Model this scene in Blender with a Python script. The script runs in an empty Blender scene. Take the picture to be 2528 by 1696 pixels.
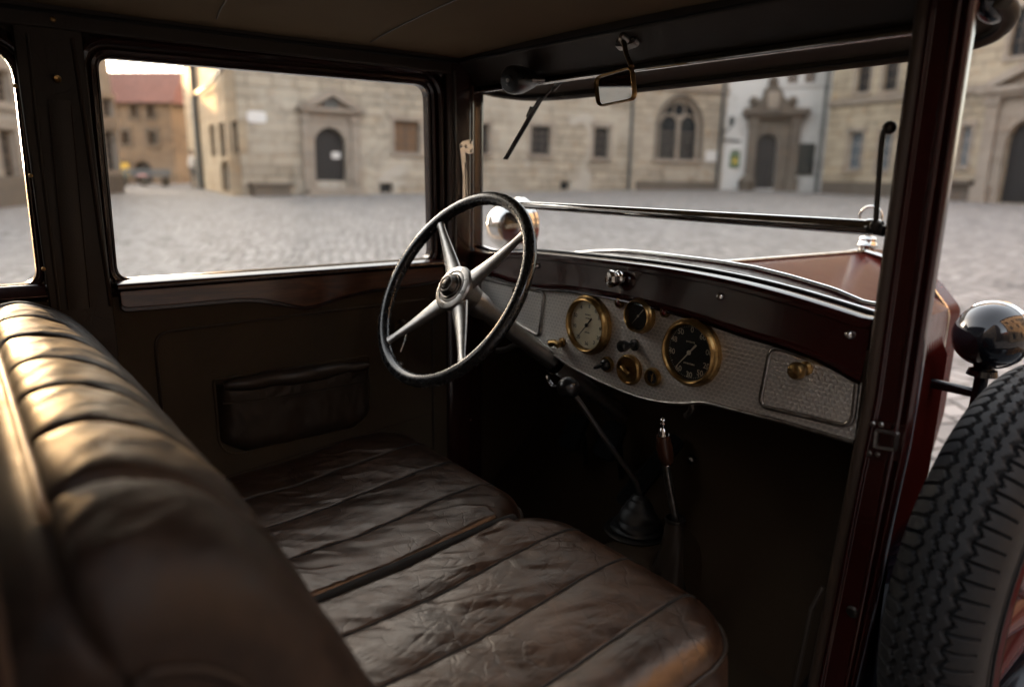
import bpy, bmesh, math, random
import numpy as np
from mathutils import Vector, Matrix, noise
random.seed(7)
R_=math.radians
sc=bpy.context.scene
COL=sc.collection
# ---------------------------------------------------------------- survey of the place
# The lens was recovered from the vanishing points of the car body; ray() gives the sight line of a
# measured point, which is then intersected with the real plane (door, dash, facade ...) it lies on.
KS=2528/2337
PX,PY=1264.0,848.0
FP=math.sqrt(1407*2336-440*383)
def nrm(v):
    v=np.array(v,float); return v/np.linalg.norm(v)
_mx=nrm((-143-PX,-(408-PY),-FP)); _yy=nrm((3600-PX,-(465-PY),-FP)); _xx=-_mx; _zz=np.cross(_xx,_yy)
RC=np.array([_xx,_yy,_zz]); CAM=np.array([1.08,0.0,1.43])
def ray(px,py): return RC@nrm(((px*KS-PX)/FP,-(py*KS-PY)/FP,-1))
def D(px,py,ax,val):
    d=ray(px,py); t=(val-CAM[ax])/d[ax]; return CAM+t*d
SL=0.012
def G(x,y): return SL*(y-x)
def gnd(px,py):
    d=ray(px,py); n=np.array([SL,-SL,1.0])          # z = SL*(y-x)
    t=-(CAM@n)/(d@n); return CAM+t*d
V=lambda *a: Vector(a)
# ---------------------------------------------------------------- materials
MATS={}
class NT:
    def __init__(s,name):
        s.m=bpy.data.materials.new(name); s.m.use_nodes=True; s.t=s.m.node_tree; s.t.nodes.clear()
        s.out=s.t.nodes.new('ShaderNodeOutputMaterial')
    def n(s,typ,props=None,**ins):
        nd=s.t.nodes.new(typ)
        for k,v in (props or {}).items(): setattr(nd,k,v)
        for k,v in ins.items():
            key=int(k[1:]) if (k[0]=='i' and k[1:].isdigit()) else k.replace('_',' ')
            s.put(nd,key,v)
        return nd
    def put(s,nd,key,v):
        sock=nd.inputs[key]
        if isinstance(v,bpy.types.NodeSocket): s.t.links.new(v,sock)
        elif isinstance(v,bpy.types.Node): s.t.links.new(v.outputs[0],sock)
        else:
            if hasattr(sock,'default_value'):
                if sock.type=='RGBA' and len(v)==3: v=(*v,1)
                sock.default_value=v
    def math(s,op,a,b=0.0,c=0.0):
        nd=s.t.nodes.new('ShaderNodeMath'); nd.operation=op
        for i,v in enumerate((a,b,c)): s.put(nd,i,v)
        return nd.outputs[0]
    def coord(s,kind='Object',scale=(1,1,1),rot=(0,0,0),loc=(0,0,0)):
        tc=s.n('ShaderNodeTexCoord'); mp=s.n('ShaderNodeMapping',Vector=tc.outputs[kind],Scale=scale,Rotation=rot,Location=loc)
        return mp.outputs[0]
    def noise(s,vec,scale,detail=4,rough=.55,dist=0.0):
        return s.n('ShaderNodeTexNoise',Vector=vec,Scale=scale,Detail=detail,Roughness=rough,Distortion=dist)
    def ramp(s,fac,stops,interp='LINEAR'):
        nd=s.n('ShaderNodeValToRGB',Fac=fac); cr=nd.color_ramp; cr.interpolation=interp
        while len(cr.elements)<len(stops): cr.elements.new(.5)
        for e,(p,c) in zip(cr.elements,stops):
            e.position=p; e.color=(*c,1) if len(c)==3 else c
        return nd.outputs[0]
    def mix(s,fac,a,b,blend='MIX'):
        nd=s.n('ShaderNodeMix',dict(data_type='RGBA',blend_type=blend))
        s.put(nd,0,fac); s.put(nd,6,a); s.put(nd,7,b); return nd.outputs[2]
    def bump(s,h,strength=.3,dist=.01,normal=None):
        nd=s.n('ShaderNodeBump',Height=h,Strength=strength,Distance=dist)
        if normal is not None: s.put(nd,'Normal',normal)
        return nd.outputs[0]
    def pbsdf(s,**k): return s.n('ShaderNodeBsdfPrincipled',**k)
    def done(s,sh):
        s.t.links.new(sh.outputs[0] if isinstance(sh,bpy.types.Node) else sh,s.out.inputs[0]); MATS[s.m.name]=s.m; return s.m
def simple(name,col,rough=.5,metal=0.0,coat=0.0,vary=.25,vscale=12,bump=0.0,bscale=200,spec=.5,rvary=.15):
    t=NT(name); v=t.coord()
    nz=t.noise(v,vscale,5).outputs[0]
    c=t.mix(nz,tuple(x*(1-vary) for x in col),tuple(min(1,x*(1+vary)) for x in col))
    r=t.math('MULTIPLY_ADD',t.noise(v,vscale*2.3,4).outputs[0],rvary,rough-rvary/2)
    b=t.pbsdf(Base_Color=c,Roughness=r,Metallic=metal,Specular_IOR_Level=spec)
    t.put(b,'Coat Weight',coat); t.put(b,'Coat Roughness',.06)
    if bump: t.put(b,'Normal',t.bump(t.noise(v,bscale,3).outputs[0],bump,.002))
    return t.done(b)
def leather(name,col,worn,grain=.25,rough=.38,wear=.5,cre=.5,spec=.5,tint=(1,1,1)):
    t=NT(name); v=t.coord()
    n1=t.noise(v,7,5,.6).outputs[0]; n2=t.noise(v,38,5,.65,.6).outputs[0]
    w=t.ramp(t.math('MULTIPLY_ADD',n2,.55,t.math('MULTIPLY',n1,.55)),[(.46,(0,0,0)),(.70,(1,1,1))])
    base=t.mix(n1,tuple(x*.6 for x in col),tuple(x*1.25 for x in col))
    c=t.mix(t.math('MULTIPLY',w,wear),base,worn)
    # creases : warped voronoi cell borders, stretched
    wv=t.n('ShaderNodeVectorMath',dict(operation='MULTIPLY_ADD'),i0=t.noise(v,9,3).outputs[1],i1=(.10,.10,.10),i2=v)
    mp=t.n('ShaderNodeMapping',Vector=wv.outputs[0],Rotation=(0,0,.6),Scale=(9,17,9))
    vo=t.n('ShaderNodeTexVoronoi',dict(feature='DISTANCE_TO_EDGE'),Vector=mp.outputs[0],Scale=1.6)
    crease=t.ramp(vo.outputs[0],[(0,(0,0,0)),(.045,(1,1,1))])
    mask=t.ramp(t.noise(v,5,2).outputs[0],[(.42,(0,0,0)),(.62,(1,1,1))])
    cr=t.math('MULTIPLY',t.math('SUBTRACT',1.0,crease),mask)
    # light scuffed scratch lines
    vs=t.n('ShaderNodeTexVoronoi',dict(feature='DISTANCE_TO_EDGE'),Vector=t.n('ShaderNodeMapping',Vector=wv.outputs[0],Rotation=(0,0,-.5),Scale=(4,11,5)).outputs[0],Scale=2.1)
    sl=t.math('MULTIPLY',t.ramp(vs.outputs[0],[(0,(1,1,1)),(.03,(0,0,0))]),t.ramp(t.noise(v,6.5,3).outputs[0],[(.5,(0,0,0)),(.68,(1,1,1))]))
    c=t.mix(t.math('MULTIPLY',cr,.75*cre),c,tuple(x*.25 for x in col))
    c=t.mix(t.math('MULTIPLY',sl,.55*wear),c,tuple(min(1,x*1.5) for x in worn))
    pebble=t.n('ShaderNodeTexVoronoi',dict(feature='DISTANCE_TO_EDGE'),Vector=v,Scale=430).outputs[0]
    h=t.math('MULTIPLY_ADD',t.math('MINIMUM',pebble,.3),1.1*grain,t.math('MULTIPLY',cr,-.9*cre))
    h=t.math('MULTIPLY_ADD',n2,.5,h)
    r=t.math('MULTIPLY_ADD',w,.16,rough-.03)
    b=t.pbsdf(Base_Color=c,Roughness=r,Specular_IOR_Level=spec,Specular_Tint=tint,Normal=t.bump(h,.5,.0014))
    return t.done(b)
def paint(name,col,rough=.12,dirt=.0):
    t=NT(name); v=t.coord(); nz=t.noise(v,3,4).outputs[0]
    c=t.mix(nz,tuple(x*.85 for x in col),tuple(x*1.2 for x in col))
    r=t.math('MULTIPLY_ADD',t.noise(v,18,5,.7).outputs[0],.14,rough)
    b=t.pbsdf(Base_Color=c,Roughness=r,Normal=t.bump(t.noise(v,60,2).outputs[0],.03,.001)); t.put(b,'Coat Weight',.35); t.put(b,'Coat Roughness',.05)
    return t.done(b)
def metal(name,col,rough=.12,vary=.15,tarn=None):
    t=NT(name); v=t.coord(); nz=t.noise(v,45,6,.7).outputs[0]
    c=t.mix(t.ramp(nz,[(.45,(0,0,0)),(.75,(1,1,1))]),col,tarn or tuple(x*.7 for x in col))
    r=t.math('MULTIPLY_ADD',t.noise(v,70,5,.7).outputs[0],vary,rough)
    return t.done(t.pbsdf(Base_Color=c,Roughness=r,Metallic=1.0,Normal=t.bump(t.noise(v,160,3).outputs[0],.06,.0008)))
def wood(name):
    t=NT(name); v=t.coord(scale=(60,4,60))
    g=t.noise(v,1.2,6,.65,1.5).outputs[0]
    c=t.ramp(g,[(.25,(.020,.0065,.003)),(.5,(.075,.027,.011)),(.75,(.15,.062,.025))])
    b=t.pbsdf(Base_Color=c,Roughness=.28); t.put(b,'Coat Weight',.9); t.put(b,'Coat Roughness',.12)
    return t.done(b)
def glass(name,tint=(.96,.97,.96),dust=.02,refl=1.45):
    t=NT(name); v=t.coord()
    ge=t.n('ShaderNodeNewGeometry'); ct=t.math('ABSOLUTE',t.n('ShaderNodeVectorMath',dict(operation='DOT_PRODUCT'),i0=ge.outputs['Normal'],i1=ge.outputs['Incoming']).outputs['Value'])
    fr=t.n('ShaderNodeMath',dict(operation='MULTIPLY_ADD'),i0=t.math('POWER',t.math('SUBTRACT',1.0,ct),5.0),i1=.5,i2=.016)
    tr=t.n('ShaderNodeBsdfTransparent',Color=tint); gl=t.n('ShaderNodeBsdfGlossy',Color=(1,1,1),Roughness=.015)
    m=t.n('ShaderNodeMixShader',i0=fr.outputs[0],i1=tr.outputs[0],i2=gl.outputs[0])
    sp=t.ramp(t.noise(v,380,2,.8).outputs[0],[(.60,(0,0,0)),(.74,(1,1,1))])
    dn=t.math('MULTIPLY',t.math('MULTIPLY_ADD',sp,.8,.2),t.math('MULTIPLY',t.noise(v,5,4).outputs[0],dust*2))
    df=t.n('ShaderNodeBsdfTranslucent',Color=(.75,.72,.66))
    m2=t.n('ShaderNodeMixShader',i0=dn,i1=m.outputs[0],i2=df.outputs[0])
    return t.done(m2)
def engine_turned(name):
    # overlapping brushed discs : each disc is brushed in circles about its own centre (real anisotropy)
    t=NT(name); tc=t.n('ShaderNodeTexCoord'); sx=t.n('ShaderNodeSeparateXYZ',Vector=tc.outputs['Object'])
    P=.0108; PZ=.0080; RD=.0069
    x=t.math('DIVIDE',sx.outputs[0],P); z=t.math('DIVIDE',sx.outputs[2],PZ)
    def cand(off):
        row=t.math('FLOOR',t.math('ADD',z,off))
        odd=t.math('MULTIPLY',t.math('FLOORED_MODULO',row,2.0),.5)
        xx=t.math('ADD',x,odd)
        a=t.math('MULTIPLY',t.math('SUBTRACT',t.math('SUBTRACT',xx,t.math('FLOOR',xx)),.5),P)
        cz=t.math('MULTIPLY',t.math('SUBTRACT',t.math('ADD',row,.5),off*0.0),PZ)
        b=t.math('SUBTRACT',sx.outputs[2],cz)
        d=t.math('SQRT',t.math('ADD',t.math('MULTIPLY',a,a),t.math('MULTIPLY',b,b)))
        return a,b,d
    a0,b0,d0=cand(-1.0); a1,b1,d1=cand(0.0); 
    use=t.math('LESS_THAN',d0,RD)
    def sel(p,q): return t.math('MULTIPLY_ADD',use,t.math('SUBTRACT',p,q),q)
    a=sel(a0,a1); b=sel(b0,b1); d=sel(d0,d1)
    tv=t.n('ShaderNodeCombineXYZ',X=t.math('MULTIPLY',b,-1.0),Y=0.0,Z=a)
    tn=t.n('ShaderNodeVectorMath',dict(operation='NORMALIZE'),i0=tv.outputs[0])
    fine=t.math('SINE',t.math('MULTIPLY',d,9000.0))
    edge=t.ramp(t.math('DIVIDE',d,RD),[(.0,(.0,.0,.0)),(.55,(.12,.12,.12)),(.85,(.75,.75,.75)),(1.0,(1,1,1))])
    nz=t.noise(tc.outputs['Object'],14,6,.7).outputs[0]
    c=t.mix(nz,(.52,.495,.47),(.80,.77,.73))
    c=t.mix(t.math('MULTIPLY',edge,.85),c,(.96,.92,.87))
    c=t.mix(t.ramp(t.noise(tc.outputs['Object'],70,4,.7).outputs[0],[(.62,(0,0,0)),(.8,(.5,.5,.5))]),c,(.12,.10,.08))
    h=t.math('MULTIPLY_ADD',fine,.12,t.math('MULTIPLY',edge,1.0))
    bs=t.pbsdf(Base_Color=c,Metallic=1.0,Roughness=t.math('MULTIPLY_ADD',nz,.2,.45),Anisotropic=.8,Tangent=tn.outputs[0],Normal=t.bump(h,.35,.0006))
    return t.done(bs)
def stone(name,c0,c1,c2,blk=(.9,.42),mortar=(.20,.175,.15),plaster=None,warm=(.34,.22,.12)):
    t=NT(name); v=t.coord()
    sw=t.n('ShaderNodeSeparateXYZ',Vector=v); xz=t.n('ShaderNodeCombineXYZ',X=t.math('ADD',sw.outputs[0],sw.outputs[1]),Y=sw.outputs[2],Z=0.0)
    wp=t.n('ShaderNodeVectorMath',dict(operation='MULTIPLY_ADD'),i0=t.noise(v,.9,3).outputs[1],i1=(.14,.10,.1),i2=xz.outputs[0])
    br=t.n('ShaderNodeTexBrick',dict(offset=.5,squash=1.3,squash_frequency=3),Vector=wp.outputs[0],Color1=c0,Color2=c1,Mortar=mortar,Scale=1.0)
    t.put(br,'Mortar Size',.03); t.put(br,'Brick Width',blk[0]); t.put(br,'Row Height',blk[1]); t.put(br,'Mortar Smooth',.6)
    big=t.noise(v,.35,6,.62).outputs[0]; mid=t.noise(v,1.7,5,.6).outputs[0]
    c=t.mix(t.ramp(big,[(.42,(0,0,0)),(.60,(.9,.9,.9))]),br.outputs[0],c2)
    c=t.mix(t.ramp(mid,[(.55,(0,0,0)),(.74,(.8,.8,.8))]),c,warm)
    c=t.mix(t.ramp(t.noise(v,.8,6,.7,1.0).outputs[0],[(.55,(0,0,0)),(.70,(.55,.55,.55))]),c,(.11,.095,.075))
    if plaster: c=t.mix(t.ramp(t.noise(v,.5,5,.55,.7).outputs[0],[(.60,(0,0,0)),(.66,(.85,.85,.85))]),c,plaster)
    h=t.math('MULTIPLY_ADD',t.noise(v,6,6,.7).outputs[0],.6,br.outputs[1])
    return t.done(t.pbsdf(Base_Color=c,Roughness=.9,Normal=t.bump(t.math('MULTIPLY',h,-1.0),.6,.06)))
def cobbles(name):
    t=NT(name); v=t.coord()
    wp=t.n('ShaderNodeVectorMath',dict(operation='MULTIPLY_ADD'),i0=t.noise(v,.45,3).outputs[1],i1=(.9,.9,0),i2=v)
    mp=t.n('ShaderNodeMapping',Vector=wp.outputs[0],Rotation=(0,0,.5))
    br=t.n('ShaderNodeTexBrick',dict(offset=.5),Vector=mp.outputs[0],Color1=(.0,.0,.0),Color2=(1,1,1),Mortar=(.5,.5,.5),Scale=1.0)
    t.put(br,'Mortar Size',.016); t.put(br,'Brick Width',.22); t.put(br,'Row Height',.17); t.put(br,'Mortar Smooth',.8)
    big=t.noise(v,.22,6,.6).outputs[0]
    c=t.ramp(br.outputs[0],[(0,(.17,.158,.153)),(.5,(.28,.26,.25)),(1,(.42,.39,.375))])
    c=t.mix(t.ramp(big,[(.35,(0,0,0)),(.7,(.55,.55,.55))]),c,(.36,.33,.31))
    c=t.mix(br.outputs[1],c,(.05,.046,.042))
    dome=t.n('ShaderNodeTexVoronoi',dict(feature='F1'),Vector=mp.outputs[0],Scale=6.2).outputs[0]
    h=t.math('ADD',t.math('MULTIPLY',br.outputs[1],-1.0),t.math('MULTIPLY_ADD',dome,-.5,t.math('MULTIPLY',t.noise(v,25,4).outputs[0],.35)))
    b=t.pbsdf(Base_Color=c,Roughness=t.math('MULTIPLY_ADD',t.noise(v,3,4).outputs[0],.2,.62),Normal=t.bump(h,.8,.03))
    return t.done(b)
def rooftile(name,c0,c1):
    t=NT(name); v=t.coord()
    sw=t.n('ShaderNodeSeparateXYZ',Vector=v)
    xz=t.n('ShaderNodeCombineXYZ',X=t.math('ADD',sw.outputs[0],t.math('MULTIPLY',sw.outputs[1],.3)),Y=t.math('MULTIPLY',sw.outputs[2],1.4),Z=0.0)
    br=t.n('ShaderNodeTexBrick',dict(offset=.5),Vector=xz.outputs[0],Color1=c0,Color2=c1,Mortar=tuple(x*.4 for x in c0),Scale=1.0)
    t.put(br,'Mortar Size',.02); t.put(br,'Brick Width',.28); t.put(br,'Row Height',.3)
    c=t.mix(t.math('MULTIPLY',t.noise(v,.8,5).outputs[0],.6),br.outputs[0],tuple(x*.6 for x in c1))
    return t.done(t.pbsdf(Base_Color=c,Roughness=.85,Normal=t.bump(br.outputs[1],-.5,.03)))
def headcloth(name,col,scale=900):
    t=NT(name); v=t.coord()
    n1=t.noise(v,4,5,.6).outputs[0]; n2=t.noise(v,scale*.35,2).outputs[0]
    wv=t.n('ShaderNodeTexWave',dict(bands_direction='X'),Vector=v,Scale=scale*.35).outputs[0]
    wy=t.n('ShaderNodeTexWave',dict(bands_direction='Y'),Vector=v,Scale=scale*.35).outputs[0]
    c=t.mix(n1,tuple(x*.8 for x in col),tuple(x*1.2 for x in col)); c=t.mix(t.math('MULTIPLY',n2,.4),c,tuple(x*.6 for x in col))
    h=t.math('ADD',t.math('MULTIPLY',t.math('ADD',wv,wy),.4),n2)
    b=t.pbsdf(Base_Color=c,Roughness=.95,Specular_IOR_Level=.2,Normal=t.bump(h,.35,.001))
    return t.done(b)

leather('seat_leather',(.023,.0115,.0072),(.088,.046,.027),grain=.30,rough=.315,wear=.55,cre=.6,spec=.8,tint=(1,.84,.70))
leather('backrest_leather',(.0135,.0078,.0052),(.034,.020,.013),grain=.32,rough=.48,wear=.5,cre=.35,spec=.24)
leather('trim_leather',(.046,.0335,.021),(.066,.049,.032),grain=.25,rough=.55,wear=.35,cre=.2,spec=.2)
leather('pocket_leather',(.024,.0165,.0115),(.040,.028,.0195),grain=.25,rough=.42,wear=.3,cre=.3,spec=.35)
headcloth('headlining_cloth',(.15,.105,.058)); headcloth('visor_cloth',(.085,.07,.055),700); headcloth('carpet_brown',(.036,.023,.013),500)
paint('maroon_paint',(.027,.0042,.0037),.13); paint('frame_lacquer',(.020,.0055,.0045),.16); paint('black_paint',(.006,.007,.010),.06); paint('fender_paint',(.007,.009,.014),.05)
paint('wheel_red',(.085,.010,.0095),.14)
simple('brown_trim',(.018,.011,.006),.5,vary=.4,bump=.2,bscale=300)
simple('piping_tan',(.17,.105,.055),.5,vary=.4,vscale=30,bump=.2,bscale=260)
simple('windlace',(.026,.0125,.005),.75,vary=.5,vscale=25,bump=.3,bscale=260)
simple('black_rubber',(.012,.0125,.0135),.5,vary=.35,vscale=30,bump=.15,bscale=250,rvary=.25)
simple('pedal_rubber',(.005,.005,.0055),.9,vary=.3,spec=.15)
simple('tyre_rubber',(.005,.0058,.0075),.72,vary=.4,vscale=18,bump=.2,bscale=220,rvary=.25)
simple('black_bakelite',(.007,.007,.0075),.3,vary=.3,coat=.2)
simple('wheel_enamel',(.010,.0105,.0115),.27,vary=.3,vscale=30,coat=.25,rvary=.2)
simple('dark_felt',(.004,.0032,.0026),.9,vary=.3)
simple('grip_wood',(.050,.017,.008),.35,vary=.4,vscale=40,coat=.4)
def bpaint():
    t=NT('bonnet_paint'); v=t.coord(); nz=t.noise(v,3,4).outputs[0]
    c=t.mix(nz,(.075,.0095,.0075),(.10,.015,.011))
    t.done(t.pbsdf(Base_Color=c,Roughness=t.math('MULTIPLY_ADD',t.noise(v,14,5,.7).outputs[0],.14,.14),Specular_IOR_Level=.12))
bpaint()
metal('horn_bronze',(.13,.12,.11),.28,.2,(.06,.055,.05)); metal('chrome',(.78,.77,.75),.05,.10); metal('brass',(.40,.255,.10),.22,.22,(.15,.085,.032)); metal('bronze_dark',(.30,.19,.08),.28,.2,(.08,.05,.02))
metal('steel_worn',(.36,.34,.32),.22,.25,(.12,.10,.085)); metal('spoke_metal',(.46,.45,.435),.30,.2,(.30,.29,.275)); metal('dark_iron',(.07,.062,.055),.35,.2); metal('polished_black',(.10,.10,.105),.10,.1)
_t=NT('mirror_silver'); _t.done(_t.pbsdf(Base_Color=(.84,.85,.84),Metallic=1.0,Roughness=.02))
wood('varnished_wood'); engine_turned('engine_turned_metal')
glass('clear_glass',dust=.0022); glass('dusty_glass',dust=.014); glass('gauge_glass',dust=.02)
simple('dial_black',(.012,.014,.016),.45,vary=.3,vscale=60); simple('dial_cream',(.90,.79,.59),.5,vary=.14,vscale=50)
simple('ink_black',(.01,.009,.008),.6); simple('ink_cream',(.62,.57,.46),.55); simple('jewel_red',(.10,.012,.01),.12,coat=.6)
stone('hall_stone',(.47,.40,.31),(.33,.282,.22),(.49,.435,.36),(.95,.42),(.15,.125,.10),plaster=(.50,.455,.40),warm=(.36,.26,.17))
stone('chapel_stone',(.46,.39,.30),(.33,.28,.222),(.47,.41,.335),(.8,.40),(.17,.145,.12))
stone('right_stone',(.46,.38,.275),(.31,.257,.19),(.48,.405,.305),(1.0,.42),(.14,.12,.095),warm=(.36,.22,.10))
stone('lit_stone',(.46,.35,.23),(.36,.27,.18),(.44,.36,.26),(.9,.45),(.28,.22,.16))  # warm sunlight partly put into the stone colour
stone('dressed_stone',(.36,.295,.235),(.27,.225,.185),(.35,.30,.25),(1.4,.6),(.22,.19,.16),warm=(.30,.22,.16))
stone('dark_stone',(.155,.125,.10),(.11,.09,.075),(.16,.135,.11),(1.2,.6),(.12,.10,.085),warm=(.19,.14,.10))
stone('brick_masonry',(.23,.17,.12),(.145,.11,.08),(.25,.195,.145),(.6,.25),(.16,.125,.095),warm=(.27,.18,.11))
stone('white_plaster',(.60,.585,.57),(.57,.555,.54),(.62,.605,.59),(6,3),(.57,.555,.54),warm=(.52,.49,.46))
stone('grey_plaster',(.36,.32,.28),(.33,.295,.26),(.38,.345,.30),(5,3),(.33,.29,.25),warm=(.36,.30,.24))
cobbles('cobblestone')
rooftile('roof_tile_red',(.15,.055,.042),(.21,.085,.065)); rooftile('roof_tile_orange',(.28,.09,.06),(.35,.13,.09))
simple('door_timber',(.020,.018,.018),.6,vary=.4,vscale=8); simple('window_pane',(.018,.022,.027),.12,vary=.5,vscale=2,spec=.6)
simple('window_pane_pale',(.10,.125,.15),.2,vary=.4,vscale=2); simple('curtain_orange',(.17,.095,.05),.7,vary=.4,vscale=5)
simple('window_timber',(.10,.075,.06),.6); simple('window_white',(.35,.34,.33),.6); simple('zinc_pipe',(.10,.105,.105),.5,metal=.4)
simple('sign_dark',(.022,.026,.024),.5); simple('sign_yellow',(.62,.42,.06),.5); simple('sign_green',(.07,.13,.05),.6); simple('sign_white',(.72,.70,.68),.5)
simple('bench_blue',(.10,.125,.15),.6); simple('cloth_pink',(.45,.24,.23),.8); simple('cloth_pale',(.52,.49,.46),.85); simple('cloth_grey',(.13,.13,.135),.85); simple('skin_tone',(.42,.26,.19),.6)

# ---------------------------------------------------------------- mesh helpers
class MB:
    def __init__(s): s.v=[]; s.f=[]
    def add(s,vs,fs):
        o=len(s.v); s.v+= [tuple(map(float,p)) for p in vs]; s.f+=[tuple(i+o for i in f) for f in fs]; return s
    def box(s,x0,x1,y0,y1,z0,z1,M=None):
        vs=[Vector(p) for p in ((x0,y0,z0),(x1,y0,z0),(x1,y1,z0),(x0,y1,z0),(x0,y0,z1),(x1,y0,z1),(x1,y1,z1),(x0,y1,z1))]
        if M is not None: vs=[M@p for p in vs]
        return s.add(vs,[(3,2,1,0),(4,5,6,7),(0,1,5,4),(1,2,6,5),(2,3,7,6),(3,0,4,7)])
    def grid(s,nu,nv,fn,closeu=False,closev=False,flip=False):
        vs=[fn(i/(nu if closeu else nu-1),j/(nv if closev else nv-1)) for i in range(nu) for j in range(nv)]
        fs=[]
        for i in range(nu if closeu else nu-1):
            for j in range(nv if closev else nv-1):
                a=i*nv+j; b=((i+1)%nu)*nv+j; c=((i+1)%nu)*nv+(j+1)%nv; d=i*nv+(j+1)%nv
                fs.append((a,d,c,b) if flip else (a,b,c,d))
        return s.add(vs,fs)
    def loops(s,loops,close=True,caps=False):
        n=len(loops[0]); vs=[p for l in loops for p in l]; fs=[]
        for k in range(len(loops)-1):
            for i in range(n if close else n-1):
                j=(i+1)%n; fs.append((k*n+i,k*n+j,(k+1)*n+j,(k+1)*n+i))
        if caps: fs.append(tuple(reversed(range(n)))); fs.append(tuple((len(loops)-1)*n+i for i in range(n)))
        return s.add(vs,fs)
    def tube(s,pts,r,seg=10,closed=False,caps=True,flat=None,up=None):
        pts=[Vector(p) for p in pts]; n=len(pts)
        rr=list(r) if hasattr(r,'__len__') else [r]*n
        T=[]
        for i in range(n):
            a=pts[(i-1)%n] if (closed or i>0) else pts[i]; b=pts[(i+1)%n] if (closed or i<n-1) else pts[i]
            T.append((b-a).normalized())
        u=Vector(up) if up is not None else (Vector((0,0,1)) if abs(T[0].z)<.9 else Vector((1,0,0)))
        u=(u-T[0]*u.dot(T[0])).normalized(); L=[]
        for i in range(n):
            u=(u-T[i]*u.dot(T[i])).normalized(); w=T[i].cross(u); fl=1.0 if flat is None else flat
            L.append([pts[i]+(u*math.cos(2*math.pi*k/seg)*rr[i]*fl+w*math.sin(2*math.pi*k/seg)*rr[i]) for k in range(seg)])
        if closed: L.append(L[0])
        return s.loops(L,True,caps and not closed)
    def lathe(s,prof,o=(0,0,0),axis=(0,0,1),seg=32,arc=None):
        o=Vector(o); ax=Vector(axis).normalized(); u=ax.orthogonal().normalized(); w=ax.cross(u); L=[]
        for r,h in prof:
            r=max(r,1e-5); L.append([o+ax*h+u*(r*math.cos(2*math.pi*k/seg))+w*(r*math.sin(2*math.pi*k/seg)) for k in range(seg)])
        return s.loops(L,True)
    def ball(s,o,r,seg=20,sx=(1,1,1)):
        o=Vector(o)
        return s.grid(seg,seg//2+1,lambda a,b:(o.x+r*sx[0]*math.sin(math.pi*b)*math.cos(2*math.pi*a),o.y+r*sx[1]*math.sin(math.pi*b)*math.sin(2*math.pi*a),o.z+r*sx[2]*math.cos(math.pi*b)),closeu=True,flip=True)
    def prism(s,poly,fn,d0,d1):
        """poly: 2-D outline, fn(a,b,d)->3-D ; solid between depths d0,d1"""
        n=len(poly); vs=[fn(a,b,d0) for a,b in poly]+[fn(a,b,d1) for a,b in poly]
        fs=[tuple(range(n)),tuple(reversed(range(n,2*n)))]+[(i,i+n,(i+1)%n+n,(i+1)%n) for i in range(n)]
        return s.add(vs,fs)
    def build(s,name,mat,parent=None,label=None,angle=38,bevel=0.0,smooth=True,seg=2,sub=0):
        me=bpy.data.meshes.new(name); me.from_pydata(s.v,[],s.f)
        bm=bmesh.new(); bm.from_mesh(me); bmesh.ops.remove_doubles(bm,verts=bm.verts,dist=1e-6)
        bmesh.ops.dissolve_degenerate(bm,dist=1e-7,edges=bm.edges)
        bmesh.ops.recalc_face_normals(bm,faces=bm.faces); bm.to_mesh(me); bm.free()
        if smooth:
            for p in me.polygons: p.use_smooth=True
            me.set_sharp_from_angle(angle=R_(angle))
        me.materials.append(MATS[mat]); o=bpy.data.objects.new(name,me); COL.objects.link(o)
        if parent is not None: o.parent=parent
        if label: o['label']=label
        if bevel:
            b=o.modifiers.new('Bevel','BEVEL'); b.width=bevel; b.segments=seg; b.limit_method='ANGLE'; b.angle_limit=R_(40)
        if sub:
            b=o.modifiers.new('Subdivision','SUBSURF'); b.levels=sub; b.render_levels=sub
        return o
def empty(name,label=None,cat=None,loc=(0,0,0),rz=0.0,parent=None,group=None):
    o=bpy.data.objects.new(name,None); COL.objects.link(o); o.location=loc; o.rotation_euler=(0,0,rz); o.empty_display_size=.2
    if label: o['label']=label
    if cat: o['category']=cat
    if group: o['group']=group
    if parent is not None: o.parent=parent
    return o
def spline(pts,n,closed=False):
    P=[Vector(p) for p in pts]; m=len(P); out=[]
    segs=m if closed else m-1
    for k in range(n):
        t=k/(n if closed else n-1)*segs; i=min(int(t),segs-1); u=t-i
        g=lambda j: P[j%m] if closed else P[max(0,min(m-1,j))]
        a,b,c,d=g(i-1),g(i),g(i+1),g(i+2)
        out.append(.5*((2*b)+(c-a)*u+(2*a-5*b+4*c-d)*u*u+(3*b-a-3*c+d)*u**3))
    return out
def rounded(corners,r,seg=6):
    """rounded polygon (2-D corners, counter-clockwise or not) -> list of (x,y)"""
    out=[]; n=len(corners)
    for i in range(n):
        p=Vector(corners[i]); a=(Vector(corners[i-1])-p); b=(Vector(corners[(i+1)%n])-p)
        ri=r[i] if hasattr(r,'__len__') else r
        ri=min(ri,a.length*.49,b.length*.49); a.normalize(); b.normalize()
        for k in range(seg+1):
            t=k/seg; q0=p+a*ri*(1-t); q1=p+b*ri*t
            out.append(tuple(q0*(1-t)+q1*t))
    return out
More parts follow.
